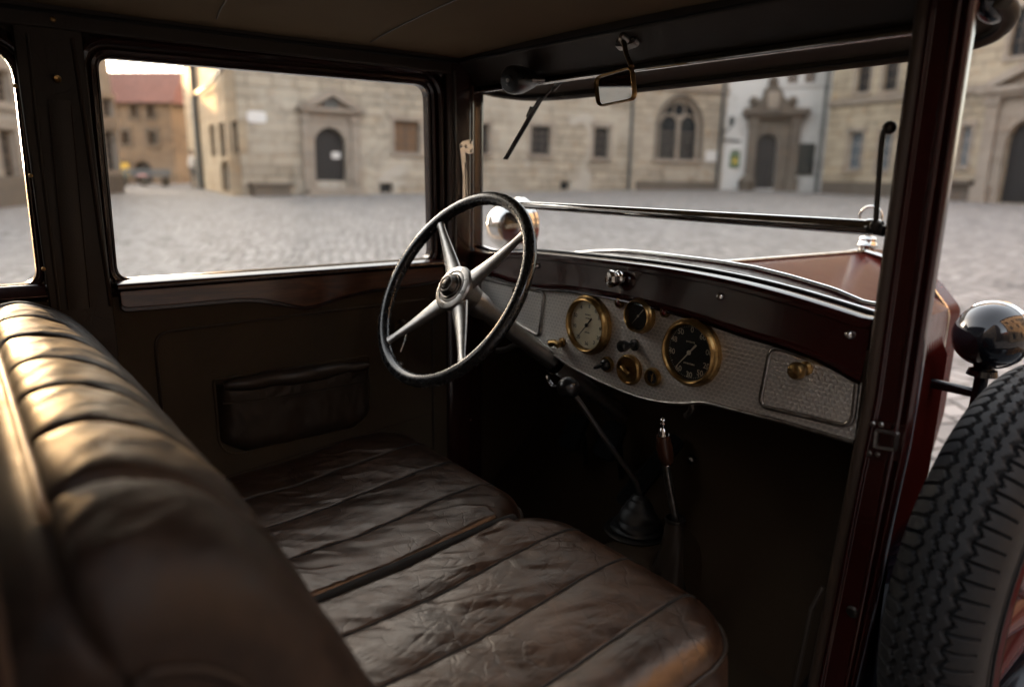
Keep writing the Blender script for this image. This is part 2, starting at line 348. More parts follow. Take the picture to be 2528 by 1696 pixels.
def offset2(loop,d):
    n=len(loop); out=[]; area=sum(loop[i][0]*loop[(i+1)%n][1]-loop[(i+1)%n][0]*loop[i][1] for i in range(n)); sg=1 if area>0 else -1
    for i in range(n):
        a=Vector(loop[i-1]);p=Vector(loop[i]);b=Vector(loop[(i+1)%n])
        e1=(p-a); e2=(b-p)
        if e1.length<1e-7: e1=e2
        if e2.length<1e-7: e2=e1
        e1.normalize(); e2.normalize(); n1=Vector((e1.y,-e1.x))*sg; n2=Vector((e2.y,-e2.x))*sg
        m=n1+n2; k=d/max(.35,(1+n1.dot(n2))) ; out.append((p.x+m.x*k,p.y+m.y*k))
    return out
def fbm(x,y,z=0.0,o=3):
    return noise.fractal(Vector((x,y,z)),.9,2.0,o,noise_basis='PERLIN_ORIGINAL')
# ================================================================= THE CAR
car=empty('vintage_car','dark red vintage saloon car seen from inside, with brown leather bench and engine-turned dashboard','car')
YP=1.10                                    # plane of the instrument panel
FX=lambda x:(lambda a,b,d:(x+d,a,b))
FY=lambda y:(lambda a,b,d:(a,y+d,b))
def interp(pts):
    xs=[p[0] for p in pts]; zs=[p[1] for p in pts]
    return lambda x: float(np.interp(x,xs,zs))
# ---- headlining and roof
def ceil_z(x,y): return 1.708+.012*(1-(x/.58)**2)
MB().grid(24,30,lambda a,b:(-.52+1.12*a,-1.32+2.395*b,ceil_z(-.52+1.12*a,0)+.0025*fbm(a*4,b*6))).build('headlining','headlining_cloth',car)
hl=bpy.data.objects['headlining']
def ceil_hit(px,py):
    return D(px,py,2,1.716)
for pts in ([(1136/KS,0),(1040/KS,42/KS),(960/KS,78/KS),(914/KS,100/KS)],[(560/KS,0),(545/KS,20/KS),(534/KS,42/KS)]):
    q=[ceil_hit(*p) for p in pts]
    d0=np.array(q[0])-np.array(q[1]); q=[np.array(q[0])+d0*6]+q
    L=[Vector((p[0],p[1],ceil_z(p[0],0)-.001)) for p in spline(q,40)]
    MB().tube(L,.0016,6).build('seam','brown_trim',hl)
roofp=rounded([(-.62,1.66),(.655,1.66),(.655,1.79),(-.62,1.79)],[.01,.01,.07,.07])
roofi=offset2(roofp,-.012)
MB().loops([[Vector((a,-1.4,b)) for a,b in [(-.62,1.70),(-.60,1.745),(-.3,1.785),(0,1.795),(.3,1.785),(.63,1.745),(.655,1.70)]],
            [Vector((a,1.17,b)) for a,b in [(-.62,1.69),(-.60,1.73),(-.3,1.765),(0,1.775),(.3,1.765),(.63,1.73),(.655,1.69)]]],close=False).build('roof','maroon_paint',car)
# right cant rail above the open door
MB().prism(rounded([(.585,1.715),(.60,1.672),(.652,1.672),(.66,1.72),(.60,1.735)],.006,3),lambda a,b,d:(a,d,b),-1.35,1.16).build('cant_rail','frame_lacquer',car)
# ---- windscreen header
def header(x):
    return [Vector((x,1.068,1.700)),Vector((x,1.066,1.709)),Vector((x,1.075,1.735)),Vector((x,1.17,1.735)),Vector((x,1.165,1.650)),Vector((x,1.150,1.646)),Vector((x,1.134,1.650)),Vector((x,1.122,1.659))]
MB().loops([header(x) for x in np.linspace(-.56,.60,12)],caps=True).build('header_rail','brown_trim',car,bevel=.003)
hd=bpy.data.objects['header_rail']
MB().tube([(x,1.067,1.703) for x in np.linspace(-.52,.59,20)],.0035,8).build('piping','dark_felt',hd)
# ---- windscreen
ws=MB().prism([(-.555,1.636),(.57,1.636),(.57,1.650),(-.555,1.650)],FY(1.132),0,.02).build('windscreen_frame','polished_black',car,bevel=.003)
MB().tube([(x,1.134,1.6375) for x in np.linspace(-.55,.565,16)],.0042,10).build('chrome_strip','chrome',ws)
MB().box(-.552,.566,1.151,1.155,1.235,1.648).build('windscreen_pane','clear_glass',ws)
L0=D(1130,464,1,1.125); L1=D(1990,520,1,1.125)
n=24; bar=[Vector(L0)*(1-i/(n-1))+Vector(L1)*(i/(n-1)) for i in range(n)]
MB().tube(bar,[.0088+.0035*i/(n-1) for i in range(n)],20).build('cross_bar','chrome',ws)
# right arm, clamp and left slotted stay
a=[D(2030,292,1,1.115),D(2015,308,1,1.115),D(2006,400,1,1.115),D(1998,520,1,1.115),D(1998,532,1,1.115)]
m=MB().tube(spline(a,24),.0040,10)
m.tube([D(1983,520,1,1.12),D(2018,528,1,1.12)],.0085,14)
m.ball(D(2030,292,1,1.12),.010,14); m.lathe([(0,-.006),(.007,-.006),(.008,.004),(.004,.008),(0,.008)],D(1998,515,1,1.108),(0,-1,0),14)
m.build('stay_arm','dark_iron',ws)
MB().lathe([(0,0),(.011,0),(.0125,.004),(.0125,.02),(.010,.024),(0,.024)],D(1976,517,1,1.125),(1,0,0),18).build('bar_ferrule','chrome',ws)
def stayL(px,py): 
    p=D(px,py,0,-.517); return (p[1],p[2])
o=[stayL(*p) for p in [(1048,330),(1056,322),(1070,318),(1080,320),(1081,350),(1070,353),(1062,349),(1066,400),(1068,470),(1064,480),(1056,478),(1056,400),(1051,352)]]
m=MB().prism(o,FX(-.523),0,.006)
for p in [(1053,334),(1075,325),(1076,345),(1064,335)]: m.lathe([(0,.004),(.003,.0035),(.0042,0)],D(*p,0,-.517),(1,0,0),10)
m.build('slotted_stay','chrome',ws,bevel=.001)
m=MB(); m.prism([stayL(*p) for p in [(1061,372),(1063,372),(1065,455),(1063,455)]],FX(-.517),-.0003,.0006); m.build('stay_slot','dark_felt',ws)
# ---- wiper
wm=MB()
c=D(1177,183,1,1.06); 
wm.lathe([(0,-.03),(.010,-.0295),(.012,-.026),(.0255,-.024),(.030,-.018),(.0315,-.006),(.031,.016),(.026,.036),(.02,.06)],c,(-.25,.95,.12),32)
wmo=wm.build('wiper_motor','black_bakelite',car)
MB().lathe([(.0,-.0325),(.004,-.032),(.005,-.029)],c,(-.25,.95,.12),14).build('screw','steel_worn',wmo)
wb=D(1214,183,1,1.095); MB().lathe([(0,-.004),(.006,-.003),(.006,.02),(.004,.03)],wb,(.5,.8,0),12).build('bracket','steel_worn',wmo)
pv=D(1270,192,1,1.175); a1=D(1212,258,1,1.175); b0=D(1152,363,1,1.172); b1=D(1232,226,1,1.172)
wa=MB().tube([pv,a1],[.0032,.0022],8,flat=.6).tube([D(1278,187,1,1.17),D(1262,205,1,1.172)],.006,8).build('wiper_arm','dark_iron',car)
MB().tube([b0,b1],.0058,8,flat=.55).tube([Vector(b0)+V(.004,.004,0),Vector(b1)+V(.004,.004,0)],.0035,6).build('wiper_blade','black_rubber',wa)
MB().box(-.006,.006,-.004,.004,-.014,.014,Matrix.Translation(Vector(a1)+V(-.003,0,.0))@Matrix.Rotation(R_(35),4,'Y')).build('blade_clip','dark_iron',wa)
# ---- outside sun visor
edge=[(-.63,1.165,1.664),(-.615,1.215,1.652),(-.565,1.262,1.641),(-.47,1.286,1.632),(-.3,1.292,1.629),(0,1.294,1.629),(.3,1.294,1.631),(.5,1.29,1.633),(.60,1.268,1.640),(.648,1.215,1.655),(.655,1.165,1.668)]
E1=spline(edge,70); E0=[Vector((p.x*.995,1.158,1.672)) for p in E1]
vz=MB().grid(70,9,lambda a,b:tuple(E0[int(round(a*69))].lerp(E1[int(round(a*69))],b)))
sv=vz.grid(70,9,lambda a,b:tuple(E0[int(round(a*69))].lerp(E1[int(round(a*69))],b)+V(0,0,.014*(1-b*.5)))).build('sun_visor','visor_cloth',car)
MB().tube(E1,.0125,12).build('padded_rim','trim_leather',sv)
MB().tube([p+V(0,-.014,-.004) for p in E1[8:-8]],.0022,6).build('piping','dark_felt',sv)
me=MB().ball((.632,1.20,1.672),.03,18,(.75,1.5,.9)).build('visor_bracket','black_paint',sv)
# ---- rear view mirror
cen=D(1430,94,1,1.085)
pl=[(-.028,-.003),(-.024,-.011),(-.012,-.012),(0,-.014),(.012,-.011),(.024,-.009),(.029,-.001),(.026,.008),(.014,.010),(0,.0115),(-.014,.008),(-.026,.006)]
Mm=Matrix.Translation(Vector(cen))@Matrix.Rotation(R_(-28),4,'X')
rm=MB().prism(rounded(pl,.004,2),lambda a,b,d:Mm@V(a,d,b),-.002,.012)
rm.lathe([(.012,.0),(.010,-.010),(.006,-.016),(0,-.018)],Mm@V(0,-.002,0),Mm.to_3x3()@V(0,1,0),16)
rmo=rm.build('mirror_mount','steel_worn',car,bevel=.001)
for sx in(-.019,.020): MB().lathe([(0,-.0045),(.003,-.004),(.0045,-.001),(.0045,.002)],Mm@V(sx,-.002,-.0005),Mm.to_3x3()@V(0,1,0),12).build('screw','dark_iron',rmo)
p0=Vector(D(1424,97,1,1.066)); p1=Vector(D(1441,152,1,1.055))
MB().tube([p0,p0.lerp(p1,.5)+V(.0,-.004,0),p1],[.0075,.0065,.0078],10,flat=.55,up=(1,0,0)).build('mirror_arm','bronze_dark',rmo)
YM=1.06
mc=[D(*p,1,YM) for p in [(1357,176),(1447,151),(1452,229),(1362,246)]]
mc2=[(p[0],p[2]) for p in mc]; ml=rounded([mc2[3],mc2[2],mc2[1],mc2[0]],[.017,.017,.016,.019],8)
ctr=(sum(p[0] for p in mc2)/4,sum(p[1] for p in mc2)/4)
tz=R_(-2); tx=R_(2.6)
Mr=Matrix.Translation((ctr[0],YM,ctr[1]))@Matrix.Rotation(tz,4,'Z')@Matrix.Rotation(tx,4,'X')
loc=lambda l,dy:[Mr@V(a-ctr[0],dy,b-ctr[1]) for a,b in l]
mi_=offset2(ml,-.0048); 
fr=MB().loops([loc(mi_,-.0005),loc(offset2(ml,-.0042),-.0045),loc(offset2(ml,-.0015),-.0058),loc(ml,-.003),loc(ml,.004),loc(offset2(ml,-.004),.009)])
fr.add(loc(offset2(ml,-.004),.009),[tuple(range(len(ml)))]); fr.build('mirror_frame','bronze_dark',rmo)
g=MB(); g.add(loc(mi_,-.0004),[tuple(range(len(mi_)))]); g.build('mirror_glass','mirror_silver',rmo,smooth=False)
# ---- left side of the body : posts, cant rail, door
XL=-.55
def frame_sweep(loop,prof):
    return [[Vector((x,a,b)) for a,b in offset2(loop,o)] for o,x in prof]
PROF=[(-.001,XL-.02),(-.001,XL+.004),(.003,XL+.0065),(.0045,XL+.004),(.0065,XL+.004),(.008,XL+.010),(.013,XL+.0125),(.017,XL+.010),(.0185,XL+.003),(.022,XL+.003),(.024,XL+.014),(.030,XL+.0185),(.036,XL+.0165),(.038,XL+.0),(.06,XL-.004)]
door=MB().prism([(.205,.36),(1.06,.36),(1.06,1.178),(.205,1.178)],FX(-.565),0,.030).build('front_door','trim_leather',car,bevel=.003)
wl=rounded([(.2515,1.2085),(.9925,1.2085),(.987,1.643),(.259,1.634)],[.030,.026,.035,.024],7)
MB().loops(frame_sweep(wl,PROF)).build('door_window_frame','frame_lacquer',door)
MB().box(XL-.006,XL-.001,.235,1.01,1.19,1.66).build('door_window_pane','clear_glass',door)
# polished ledge under the glass and varnished garnish board
MB().prism(rounded([(XL-.004,1.190),(XL+.032,1.1875),(XL+.038,1.194),(XL+.036,1.2035),(XL+.012,1.2085),(XL-.004,1.2085)],.004,4),lambda a,b,d:(a,d,b),.245,1.045).build('window_ledge','frame_lacquer',door)
XG=-.522
up=[D(px,py,0,XG) for px,py in [(272,664),(500,646),(760,627),(1012,608)]]
lo=[D(px,py,0,XG) for px,py in [(1012,638),(960,646),(900,655),(850,661),(800,671),(760,683),(728,693),(700,699),(675,696),(640,690),(600,684),(560,682),(500,686),(400,695),(320,701),(290,703),(276,697)]]
poly=[(p[1],p[2]) for p in up]+[(p[1],p[2]) for p in spline([Vector(q) for q in lo],60)]
MB().prism(poly,FX(-.537),0,.017).build('garnish_board','varnished_wood',door,bevel=.005,seg=4)
MB().prism([(a,b-.010) for a,b in poly[4:]]+[(poly[-1][0],poly[-1][1]+.01),(poly[4][0],poly[4][1]+.01)],FX(-.537),0,.009).build('garnish_backing','frame_lacquer',door,bevel=.003)
# beaded card panel
cp=rounded([(.305,.60),(.985,.60),(.985,1.104),(.306,1.094)],[.05,.09,.03,.035],8)
MB().tube([(XL+.0155,a,b) for a,b in cp],.0035,8,closed=True).build('panel_bead','pocket_leather',door)
MB().tube([(XL+.0145,.205,.72),(XL+.0145,.5,.745),(XL+.0145,1.0,.785)],.002,6).build('carpet_binding','windlace',door)
# map pocket with rolled gathered top
pk=[(p[1],p[2]) for p in (D(499,878,0,-.51),D(846,828,0,-.51),D(853,950,0,-.51),D(845,985,0,-.51),D(700,1045,0,-.51),D(575,1052,0,-.51),D(515,1010,0,-.51))]
yl,yr=pk[0][0]-.0,pk[1][0]+.004
zt=lambda y: pk[0][1]+(pk[1][1]-pk[0][1])*(y-yl)/(yr-yl)
def pocket(a,b):
    y=yl+(yr-yl)*a; top=zt(y)-.004; bot=.792+.03*max(0,abs(a-.5)*2-.72)**1.0*4
    z=top+(bot-top)*b
    e=min(1,min(a,1-a)/.09); e=math.sqrt(max(0,1-(1-e)**2)); eb=min(1,(1-b)/.25); eb=math.sqrt(max(0,1-(1-eb)**2))
    g=.007*fbm(a*7,b*1.6,2)*b+.0022*math.sin(a*34+7*fbm(a*6,b*2,5))*math.exp(-b*3.5)
    return (XL+.013+e*eb*(.030+g),y,z)
pko=MB().grid(70,34,pocket).build('map_pocket','pocket_leather',door)
roll=[(XL+.036+.004*math.sin(k*.5),yl+.012+(yr-yl-.02)*k/29,zt(yl+.012+(yr-yl-.02)*k/29)-.006+.0008*math.sin(k*.9)) for k in range(30)]
MB().tube(roll,[.010+.009*math.sin(math.pi*min(1,k/24))**.5+.0035*(k/29) if k<27 else .017-.004*(k-26) for k in range(30)],14).build('rolled_edge','pocket_leather',pko)
MB().tube([(XL+.0465-.006*abs(2*k/29-1)**6,yl+.006+(yr-yl-.012)*k/29,zt(yl+.006+(yr-yl-.012)*k/29)-.045-.004*math.sin(math.pi*k/29)) for k in range(30)],.0018,6).build('piping','brown_trim',pko)
MB().tube([(XL+.016,a,b) for a,b in rounded([(yl-.004,.785),(yr+.004,.805),(yr+.004,zt(yr)+.012),(yl-.004,zt(yl)+.006)],[.06,.06,.01,.008],6)],.0028,8,closed=True).build('pocket_binding','trim_leather',pko)
# window winder
w0=Vector(D(918,748,0,-.515)); w1=Vector(D(905,800,0,-.50)); 
wd=MB().lathe([(.0,.03),(.008,.029),(.013,.024),(.0165,.012),(.02,.004),(.022,0),(.0,0)],w0,(1,0,0),20).tube([w0+V(.02,0,0),w0.lerp(w1,.5)+V(.026,0,0),w1+V(.02,0,0)],[.007,.0045,.004],8).build('window_winder','chrome',door)
MB().ball(Vector(D(913,831,0,-.515)),.0085,12).build('lock_knob','steel_worn',door)
# B post, A post, cant rail (left)
bp=MB().box(-.57,-.530,.128,.236,.40,1.69).build('centre_pillar','pocket_leather',car,bevel=.003)
MB().tube([(XL+.0195,.2195,1.66),(XL+.0205,.224,1.5),(XL+.021,.228,1.3),(XL+.021,.232,1.16)],.0042,8).build('windlace_cord','windlace',bp)
MB().tube([(XL+.0195,.150,1.66),(XL+.0195,.146,1.5),(XL+.0195,.143,1.16)],.003,8).build('windlace_cord','brown_trim',bp)
fb=Vector(D(130,181,0,-.522))
st=MB().grid(4,30,lambda a,b:(-.5255+.003*math.sin(a*math.pi),fb.y-.018+.036*a-.010*b,1.55-.39*b)).build('strap','brown_trim',bp)
for s in(-1,1): MB().tube([(-.5245,fb.y+.018*s-.010*k/19,1.54-.38*k/19) for k in range(20)],.0011,6).build('strap_edge','windlace',st)
MB().lathe([(.0,.004),(.0025,.0045),(.003,.007),(.0055,.0075),(.0068,.005),(.0072,0)],fb,(1,0,0),18).build('snap_fastener','brass',bp)
MB().lathe([(.0,.005),(.004,.004),(.006,0)],Vector(D(121,45,0,-.525)),(1,0,0),12).build('screw','bronze_dark',bp)
ap=MB().prism([(-.575,1.03),(-.530,1.03),(-.523,1.045),(-.523,1.10),(-.530,1.108),(-.540,1.118),(-.540,1.145),(-.547,1.160),(-.60,1.16)],lambda a,b,d:(a,b,d),.40,1.70).build('front_pillar','frame_lacquer',car,bevel=.003)
MB().tube([(-.524,1.052,z) for z in np.linspace(1.16,1.68,8)],.0042,8).build('windlace_cord','brown_trim',ap)
MB().tube([(-.536,1.115,z) for z in np.linspace(1.22,1.65,8)],.0042,8).build('pillar_bead','varnished_wood',ap)
MB().tube([(-.545,1.150,z) for z in np.linspace(1.22,1.65,8)],.0042,8).build('glass_channel','polished_black',ap)
MB().box(-.58,-.524,-1.3,1.10,1.672,1.735).build('cant_rail_left','pocket_leather',car,bevel=.004).name='cant_rail'
cr=[o for o in bpy.data.objects if o.name.startswith('cant_rail')][-1]
MB().tube([(-.522,y,1.700) for y in np.linspace(-1.2,1.06,20)],.0038,8).build('piping','dark_felt',bpy.data.objects['cant_rail'])
# rear quarter on the left
rq=MB().box(-.575,-.535,-1.3,.128,.40,1.178).build('rear_quarter','trim_leather',car,bevel=.003)
rl=rounded([(-.62,1.212),(.1165,1.212),(.124,1.632),(-.60,1.632)],[.03,.028,.05,.05],7)
MB().loops(frame_sweep(rl,[(o_ *.75 if o_>0 else o_,x_) for o_,x_ in PROF])).build('quarter_window_frame','frame_lacquer',rq)
MB().box(-.572,-.5535,.085,.1275,1.641,1.69).box(-.572,-.5535,-.66,.084,1.6415,1.69).build('top_rail','trim_leather',rq,smooth=False)
MB().box(XL-.006,XL-.001,-.64,.14,1.19,1.64).build('quarter_window_pane','dusty_glass',rq)
MB().prism(rounded([(XL-.004,1.186),(XL+.030,1.1835),(XL+.034,1.192),(XL+.012,1.212),(XL-.004,1.212)],.004,4),lambda a,b,d:(a,d,b),-.64,.126).build('window_ledge','frame_lacquer',rq)
for px,py in [(38,213),(76,434),(108,664)]: MB().lathe([(0,.003),(.003,.0025),(.0042,0)],D(px/KS*1.0,py/KS,0,-.532),(1,0,0),10).build('screw','bronze_dark',rq)
MB().box(-.575,-.535,-1.3,-.655,1.178,1.69).build('quarter_panel','trim_leather',rq)
for px,py in [(1052,402),(1073,958)]: MB().lathe([(0,.003),(.0022,.0025),(.003,0)],D(px,py,0,-.528),(1,0,0),10).build('screw','steel_worn',ap)
# rear wall, right rear quarter and right centre post : close the cabin behind the bench
MB().prism([(-.575,.40),(.64,.40),(.64,1.72),(-.575,1.72)],FY(-1.34),-.03,0).build('rear_wall','trim_leather',car)
MB().box(.60,.64,-1.34,-.46,.40,1.71).build('rear_quarter_right','trim_leather',car).name='rear_quarter'
br=MB().box(.585,.655,-.075,-.012,.36,1.70).build('centre_pillar','frame_lacquer',car,bevel=.006)
MB().tube([(.600,-.0115,z) for z in np.linspace(.4,1.69,10)],.0055,8).build('windlace_cord','windlace',br)
# ---- dashboard
upL=[(-.545,1.183)]+[(D(*p,1,YP)[0],D(*p,1,YP)[2]) for p in [(1200,650),(1300,660),(1420,680),(1560,715),(1700,760),(1800,790),(1880,820),(1960,865)]]
loL=[(-.545,1.075),(-.42,1.074)]+[(D(*p,1,YP)[0],D(*p,1,YP)[2]) for p in [(1250,800),(1330,850),(1430,895),(1500,915),(1560,920),(1610,918),(1680,935),(1800,965),(1940,1005)]]
beL=[(-.545,1.228)]+[(D(*p,1,1.125)[0],D(*p,1,1.125)[2]) for p in [(1120,580),(1200,578),(1350,592),(1500,610),(1650,636),(1800,672),(1980,727)]]
sm=lambda pts,n: [(p[0],p[1]) for p in spline([Vector((a,0,b)) for a,b in pts],n) for p in [(p.x,p.z)]]
zU=interp(sm(upL,80)); zL_=interp(sm(loL,80)); zB=interp(sm(beL,80))
xs=np.linspace(-.545,.565,64)
def railsec(x):
    u=zU(x); t=zB(x); return [Vector(p) for p in ((x,1.12,u-.006),(x,1.094,u-.004),(x,1.089,u+.001),(x,1.089,u+.006),(x,1.094,u+.010),(x,1.099,u+.4*(t-u)),(x,1.103,t-.016),(x,1.104,t-.012),(x,1.099,t-.0095),(x,1.100,t-.003),(x,1.106,t+.0035),(x,1.118,t+.0065),(x,1.132,t+.005),(x,1.140,t+.001),(x,1.151,t+.0),(x,1.151,t-.02))]
ds=MB().loops([railsec(x) for x in xs],caps=True).build('dashboard','maroon_paint',car,angle=30)
def p2(a,b): return Vector((a,YP,b))
pn=MB()
pn.loops([[Vector((x,YP,zU(x)-.002)) for x in xs],[Vector((x,YP,(zU(x)*.5+zL_(x)*.5))) for x in xs],[Vector((x,YP,zL_(x))) for x in xs],[Vector((x,YP+.018,zL_(x))) for x in xs]],close=False)
pn.build('instrument_panel','engine_turned_metal',ds,angle=30)
MB().tube([(x,YP-.0005,zL_(x)-.001) for x in np.linspace(-.545,.565,120)],.0042,10).build('lower_bead','steel_worn',ds)
MB().tube([(x,1.0925,zU(x)-.0045) for x in np.linspace(-.545,.565,90)],.0026,8).build('upper_bead','polished_black',ds)
MB().tube([(x,1.1435,zB(x)+.0065) for x in np.linspace(-.545,.56,90)],.0040,8).build('windscreen_gasket','black_rubber',ds)
MB().tube([(x,1.1575,zB(x)+.0045) for x in np.linspace(-.545,.56,90)],.0045,8).build('chrome_strip','chrome',ds)
# glovebox lids outlined by a rolled bead
def rr(pts,r): return rounded(pts,r,6)
q=[D(*p,1,YP) for p in [(1735,925),(1946,974),(1960,858),(1762,788)]]
gl=rr([(p[0],p[2]) for p in q],[.018,.022,.02,.022])
gb=MB().prism(offset2(gl,-.002),FY(YP),-.0025,.004).build('glovebox_lid','engine_turned_metal',ds)
MB().tube([(a,YP-.002,b) for a,b in gl],.0046,10,closed=True).build('glovebox_bead','steel_worn',gb)
q=[D(*p,1,YP) for p in [(1232,767),(1244,668),(1205,656)]]
gl2=rr([(-.47,1.092),(q[0][0],q[0][2]),(q[1][0],q[1][2]),(-.47,q[1][2]+.002)],.014)
gb2=MB().prism(offset2(gl2,-.002),FY(YP),-.0022,.004).build('glovebox_lid','engine_turned_metal',ds)
MB().tube([(a,YP-.002,b) for a,b in gl2],.0040,10,closed=True).build('glovebox_bead','steel_worn',gb2)
def P(px,py,dy=0.0): 
    p=D(px,py,1,YP); return Vector((p[0],YP+dy,p[2]))
AX=(0,-1,0)
kb=P(1842,840,-.0025)
MB().lathe([(.012,0),(.012,.003),(.007,.006),(.006,.014),(.010,.018),(.0145,.024),(.0155,.031),(.012,.038),(.006,.0405),(0,.041)],kb,AX,28).build('glovebox_knob','brass',gb)
MB().lathe([(.010,0),(.009,.006),(.006,.012),(.009,.02),(.006,.026),(0,.027)],Vector((q[0][0]-.07,YP-.002,1.15)),AX,20).build('glovebox_knob','black_bakelite',gb2)
# screws on the maroon rail
for px,py in [(1226,606),(1644,677),(1940,764),(1075,607)]:
    p=D(px,py,1,1.1); MB().lathe([(0,.008),(.004,.0072),(.0068,.004),(.0075,0),(.006,-.004)],p,AX,18).build('dome_screw','chrome',ds)
# faceted chrome filler knob on the rail
kp=Vector(D(1420,634,1,1.1))
m=MB().lathe([(.013,.0),(.016,.004),(.0165,.010),(.014,.014),(.0145,.018),(.015,.020)],kp,(-.25,-1,-.05),20)
m.lathe([(.0165,.018),(.0185,.023),(.0185,.029),(.015,.034),(.0085,.0365),(.0085,.034),(.0,.036)],kp,(-.25,-1,-.05),9)
m.build('rail_knob','chrome',ds,angle=18)
# ---- text helper : Blender's built-in letters turned into real mesh
def text_mesh(mb,s,size,M,ext=.0):
    cu=bpy.data.curves.new('lettering','FONT'); cu.body=s; cu.size=size; cu.align_x='CENTER'; cu.align_y='CENTER'; cu.resolution_u=3; cu.offset=size*.012
    ob=bpy.data.objects.new('lettering',cu); COL.objects.link(ob); bpy.context.view_layer.update()
    dg=bpy.context.evaluated_depsgraph_get(); e=ob.evaluated_get(dg); me=e.to_mesh()
    mb.add([M@v.co for v in me.vertices],[tuple(p.vertices) for p in me.polygons]); e.to_mesh_clear()
    bpy.data.objects.remove(ob); bpy.data.curves.remove(cu)
def dialM(c,a=0,b=0): # local x right, y up on the panel, facing -Y
    return Matrix.Translation(Vector((c.x+a,c.y,c.z+b)))@Matrix.Rotation(R_(90),4,'X')
def gauge(px,py,r,face,ink,nums,needle_deg,nr=.66,nsize=.17,label=None,tail=.35,ticks=True,words=()):
    c=P(px,py)
    g=MB().lathe([(r*.9,0),(r*.9,.008),(r*.80,.008),(0,.008)],c,AX,56).build('gauge',face,car,label)
    MB().lathe([(r*1.0,.0),(r*1.01,.006),(r*.985,.011),(r*.95,.0125),(r*.93,.016),(r*.90,.020),(r*.86,.0215),(r*.825,.0195),(r*.805,.015),(r*.80,.0075)],c,AX,64).build('bezel','brass',g)
    cf=c+V(0,-.0084,0); mk=MB()
    k=len(nums)
    for i,(s,dg) in enumerate(nums):
        a=R_(dg); rad=r*nr
        text_mesh(mk,s,r*nsize*1.35,dialM(cf,math.sin(a)*rad,math.cos(a)*rad))
    if ticks:
        for i in range(72):
            a=2*math.pi*i/72; l=.035 if i%6 else .07; r0=r*.765; r1=r*(.765-l); t=r*.006*(2 if i%6==0 else 1)
            d=V(math.sin(a),0,math.cos(a)); s_=V(math.cos(a),0,-math.sin(a))
            mk.add([cf+d*r0-s_*t,cf+d*r0+s_*t,cf+d*r1+s_*t,cf+d*r1-s_*t],[(0,1,2,3)])
    for (dz,wd_,n_) in words:
        for i in range(n_):
            x0=-wd_/2+wd_*i/n_; mk.add([cf+V(r*(x0),0,r*(dz-.02+.008*((i*7)%3))),cf+V(r*(x0+wd_/n_*.62),0,r*(dz-.02)),cf+V(r*(x0+wd_/n_*.62),0,r*(dz+.025+.01*((i*5)%2))),cf+V(r*x0,0,r*(dz+.025))],[(0,1,2,3)])
    if mk.v: mk.build('dial_markings',ink,g,smooth=False)
    a=R_(needle_deg); d=V(math.sin(a),0,math.cos(a)); s_=V(math.cos(a),0,-math.sin(a)); cn=cf+V(0,-.003,0); nd=MB()
    w_=r*.022
    nd.add([cn-d*r*tail-s_*w_*1.5,cn-d*r*tail+s_*w_*1.5,cn+s_*w_,cn+d*r*.70+s_*w_*.3,cn+d*r*.70-s_*w_*.3,cn-s_*w_],[(0,1,2,3,4,5)])
    nd.lathe([(r*.07,-.0002),(r*.065,.0015),(r*.03,.0022),(0,.0022)],cn,AX,18)
    nd.build('needle',ink,g,smooth=False)
    MB().lathe([(r*.81,.0145),(r*.6,.0162),(r*.3,.0172),(0,.0175)],c,AX,48).build('cover_glass','gauge_glass',g)
    return g
def rad(px0,py0,px1,py1): return (P(px0,py0)-P(px1,py1)).length/2
gauge(1581,803,rad(1581,727,1581,880)*1.02,'dial_black','ink_cream',[('0',2),('60',38),('00',80),('20',115),('50',143),('30',178),('60',214),('40',262),('48',295),('50',325)],221,label='large brass-rimmed dial with black face and white figures',words=[(.30,.32,7),(-.34,.40,9)])
gauge(1347,741,rad(1347,676,1347,808)*1.02,'dial_cream','ink_black',[('8',5),('0',35),('30',60),('69',92),('20',123),('3',148),('36',182),('20',222),('90',258),('50',292),('6',330)],222,nr=.64,nsize=.13,label='brass-rimmed dial with cream face and black figures',words=[(.34,.26,6),(.22,.20,5),(-.26,.24,5)],ticks=False)
gauge(1465,720,rad(1465,681,1465,760)*1.02,'dial_black','ink_cream',[],221,label='small brass-rimmed dial with black face and plain needle',tail=.55,ticks=False)
# pilot jewels
for px,py in [(1417,691),(1521,712)]:
    j=MB().lathe([(.0105,0),(.0115,.004),(.010,.009),(.0075,.010),(.0072,.006)],P(px,py),AX,24).build('pilot_lamp','bronze_dark',car)
    MB().lathe([(.0074,.006),(.006,.010),(.003,.012),(0,.0122)],P(px,py),AX,18).build('jewel','jewel_red',j)
# pull knob, ignition, ammeter plate, clock-like small dial, brass tap
MB().lathe([(.0125,0),(.0125,.004),(.007,.006),(.0065,.016),(.0095,.022),(.0125,.030),(.0125,.038),(.010,.041),(0,.0415)],P(1449,787),(-.12,-1,.02),26).build('pull_knob','black_bakelite',car)
ig=MB().lathe([(.0175,0),(.018,.004),(.0165,.008),(.0145,.0085),(.0142,.006),(0,.006)],P(1388,831),AX,32).build('ignition_switch','bronze_dark',car)
cI=P(1388,831)
MB().lathe([(.0125,.006),(.012,.014),(.008,.018),(0,.0185)],cI,AX,24).tube([cI+V(.002,-.018,.002),cI+V(-.012,-.021,-.006),cI+V(-.021,-.021,-.010)],[.0052,.0042,.0032],10).build('switch_lever','black_bakelite',ig)
cA=P(1439,843); rA=rad(1439,809,1439,878)
am=MB().lathe([(rA,0),(rA*1.02,.004),(rA*.98,.010),(rA*.90,.0125),(rA*.82,.012),(rA*.78,.008),(rA*.5,.0065),(0,.006)],cA,AX,44).build('starter_plate','brass',car)
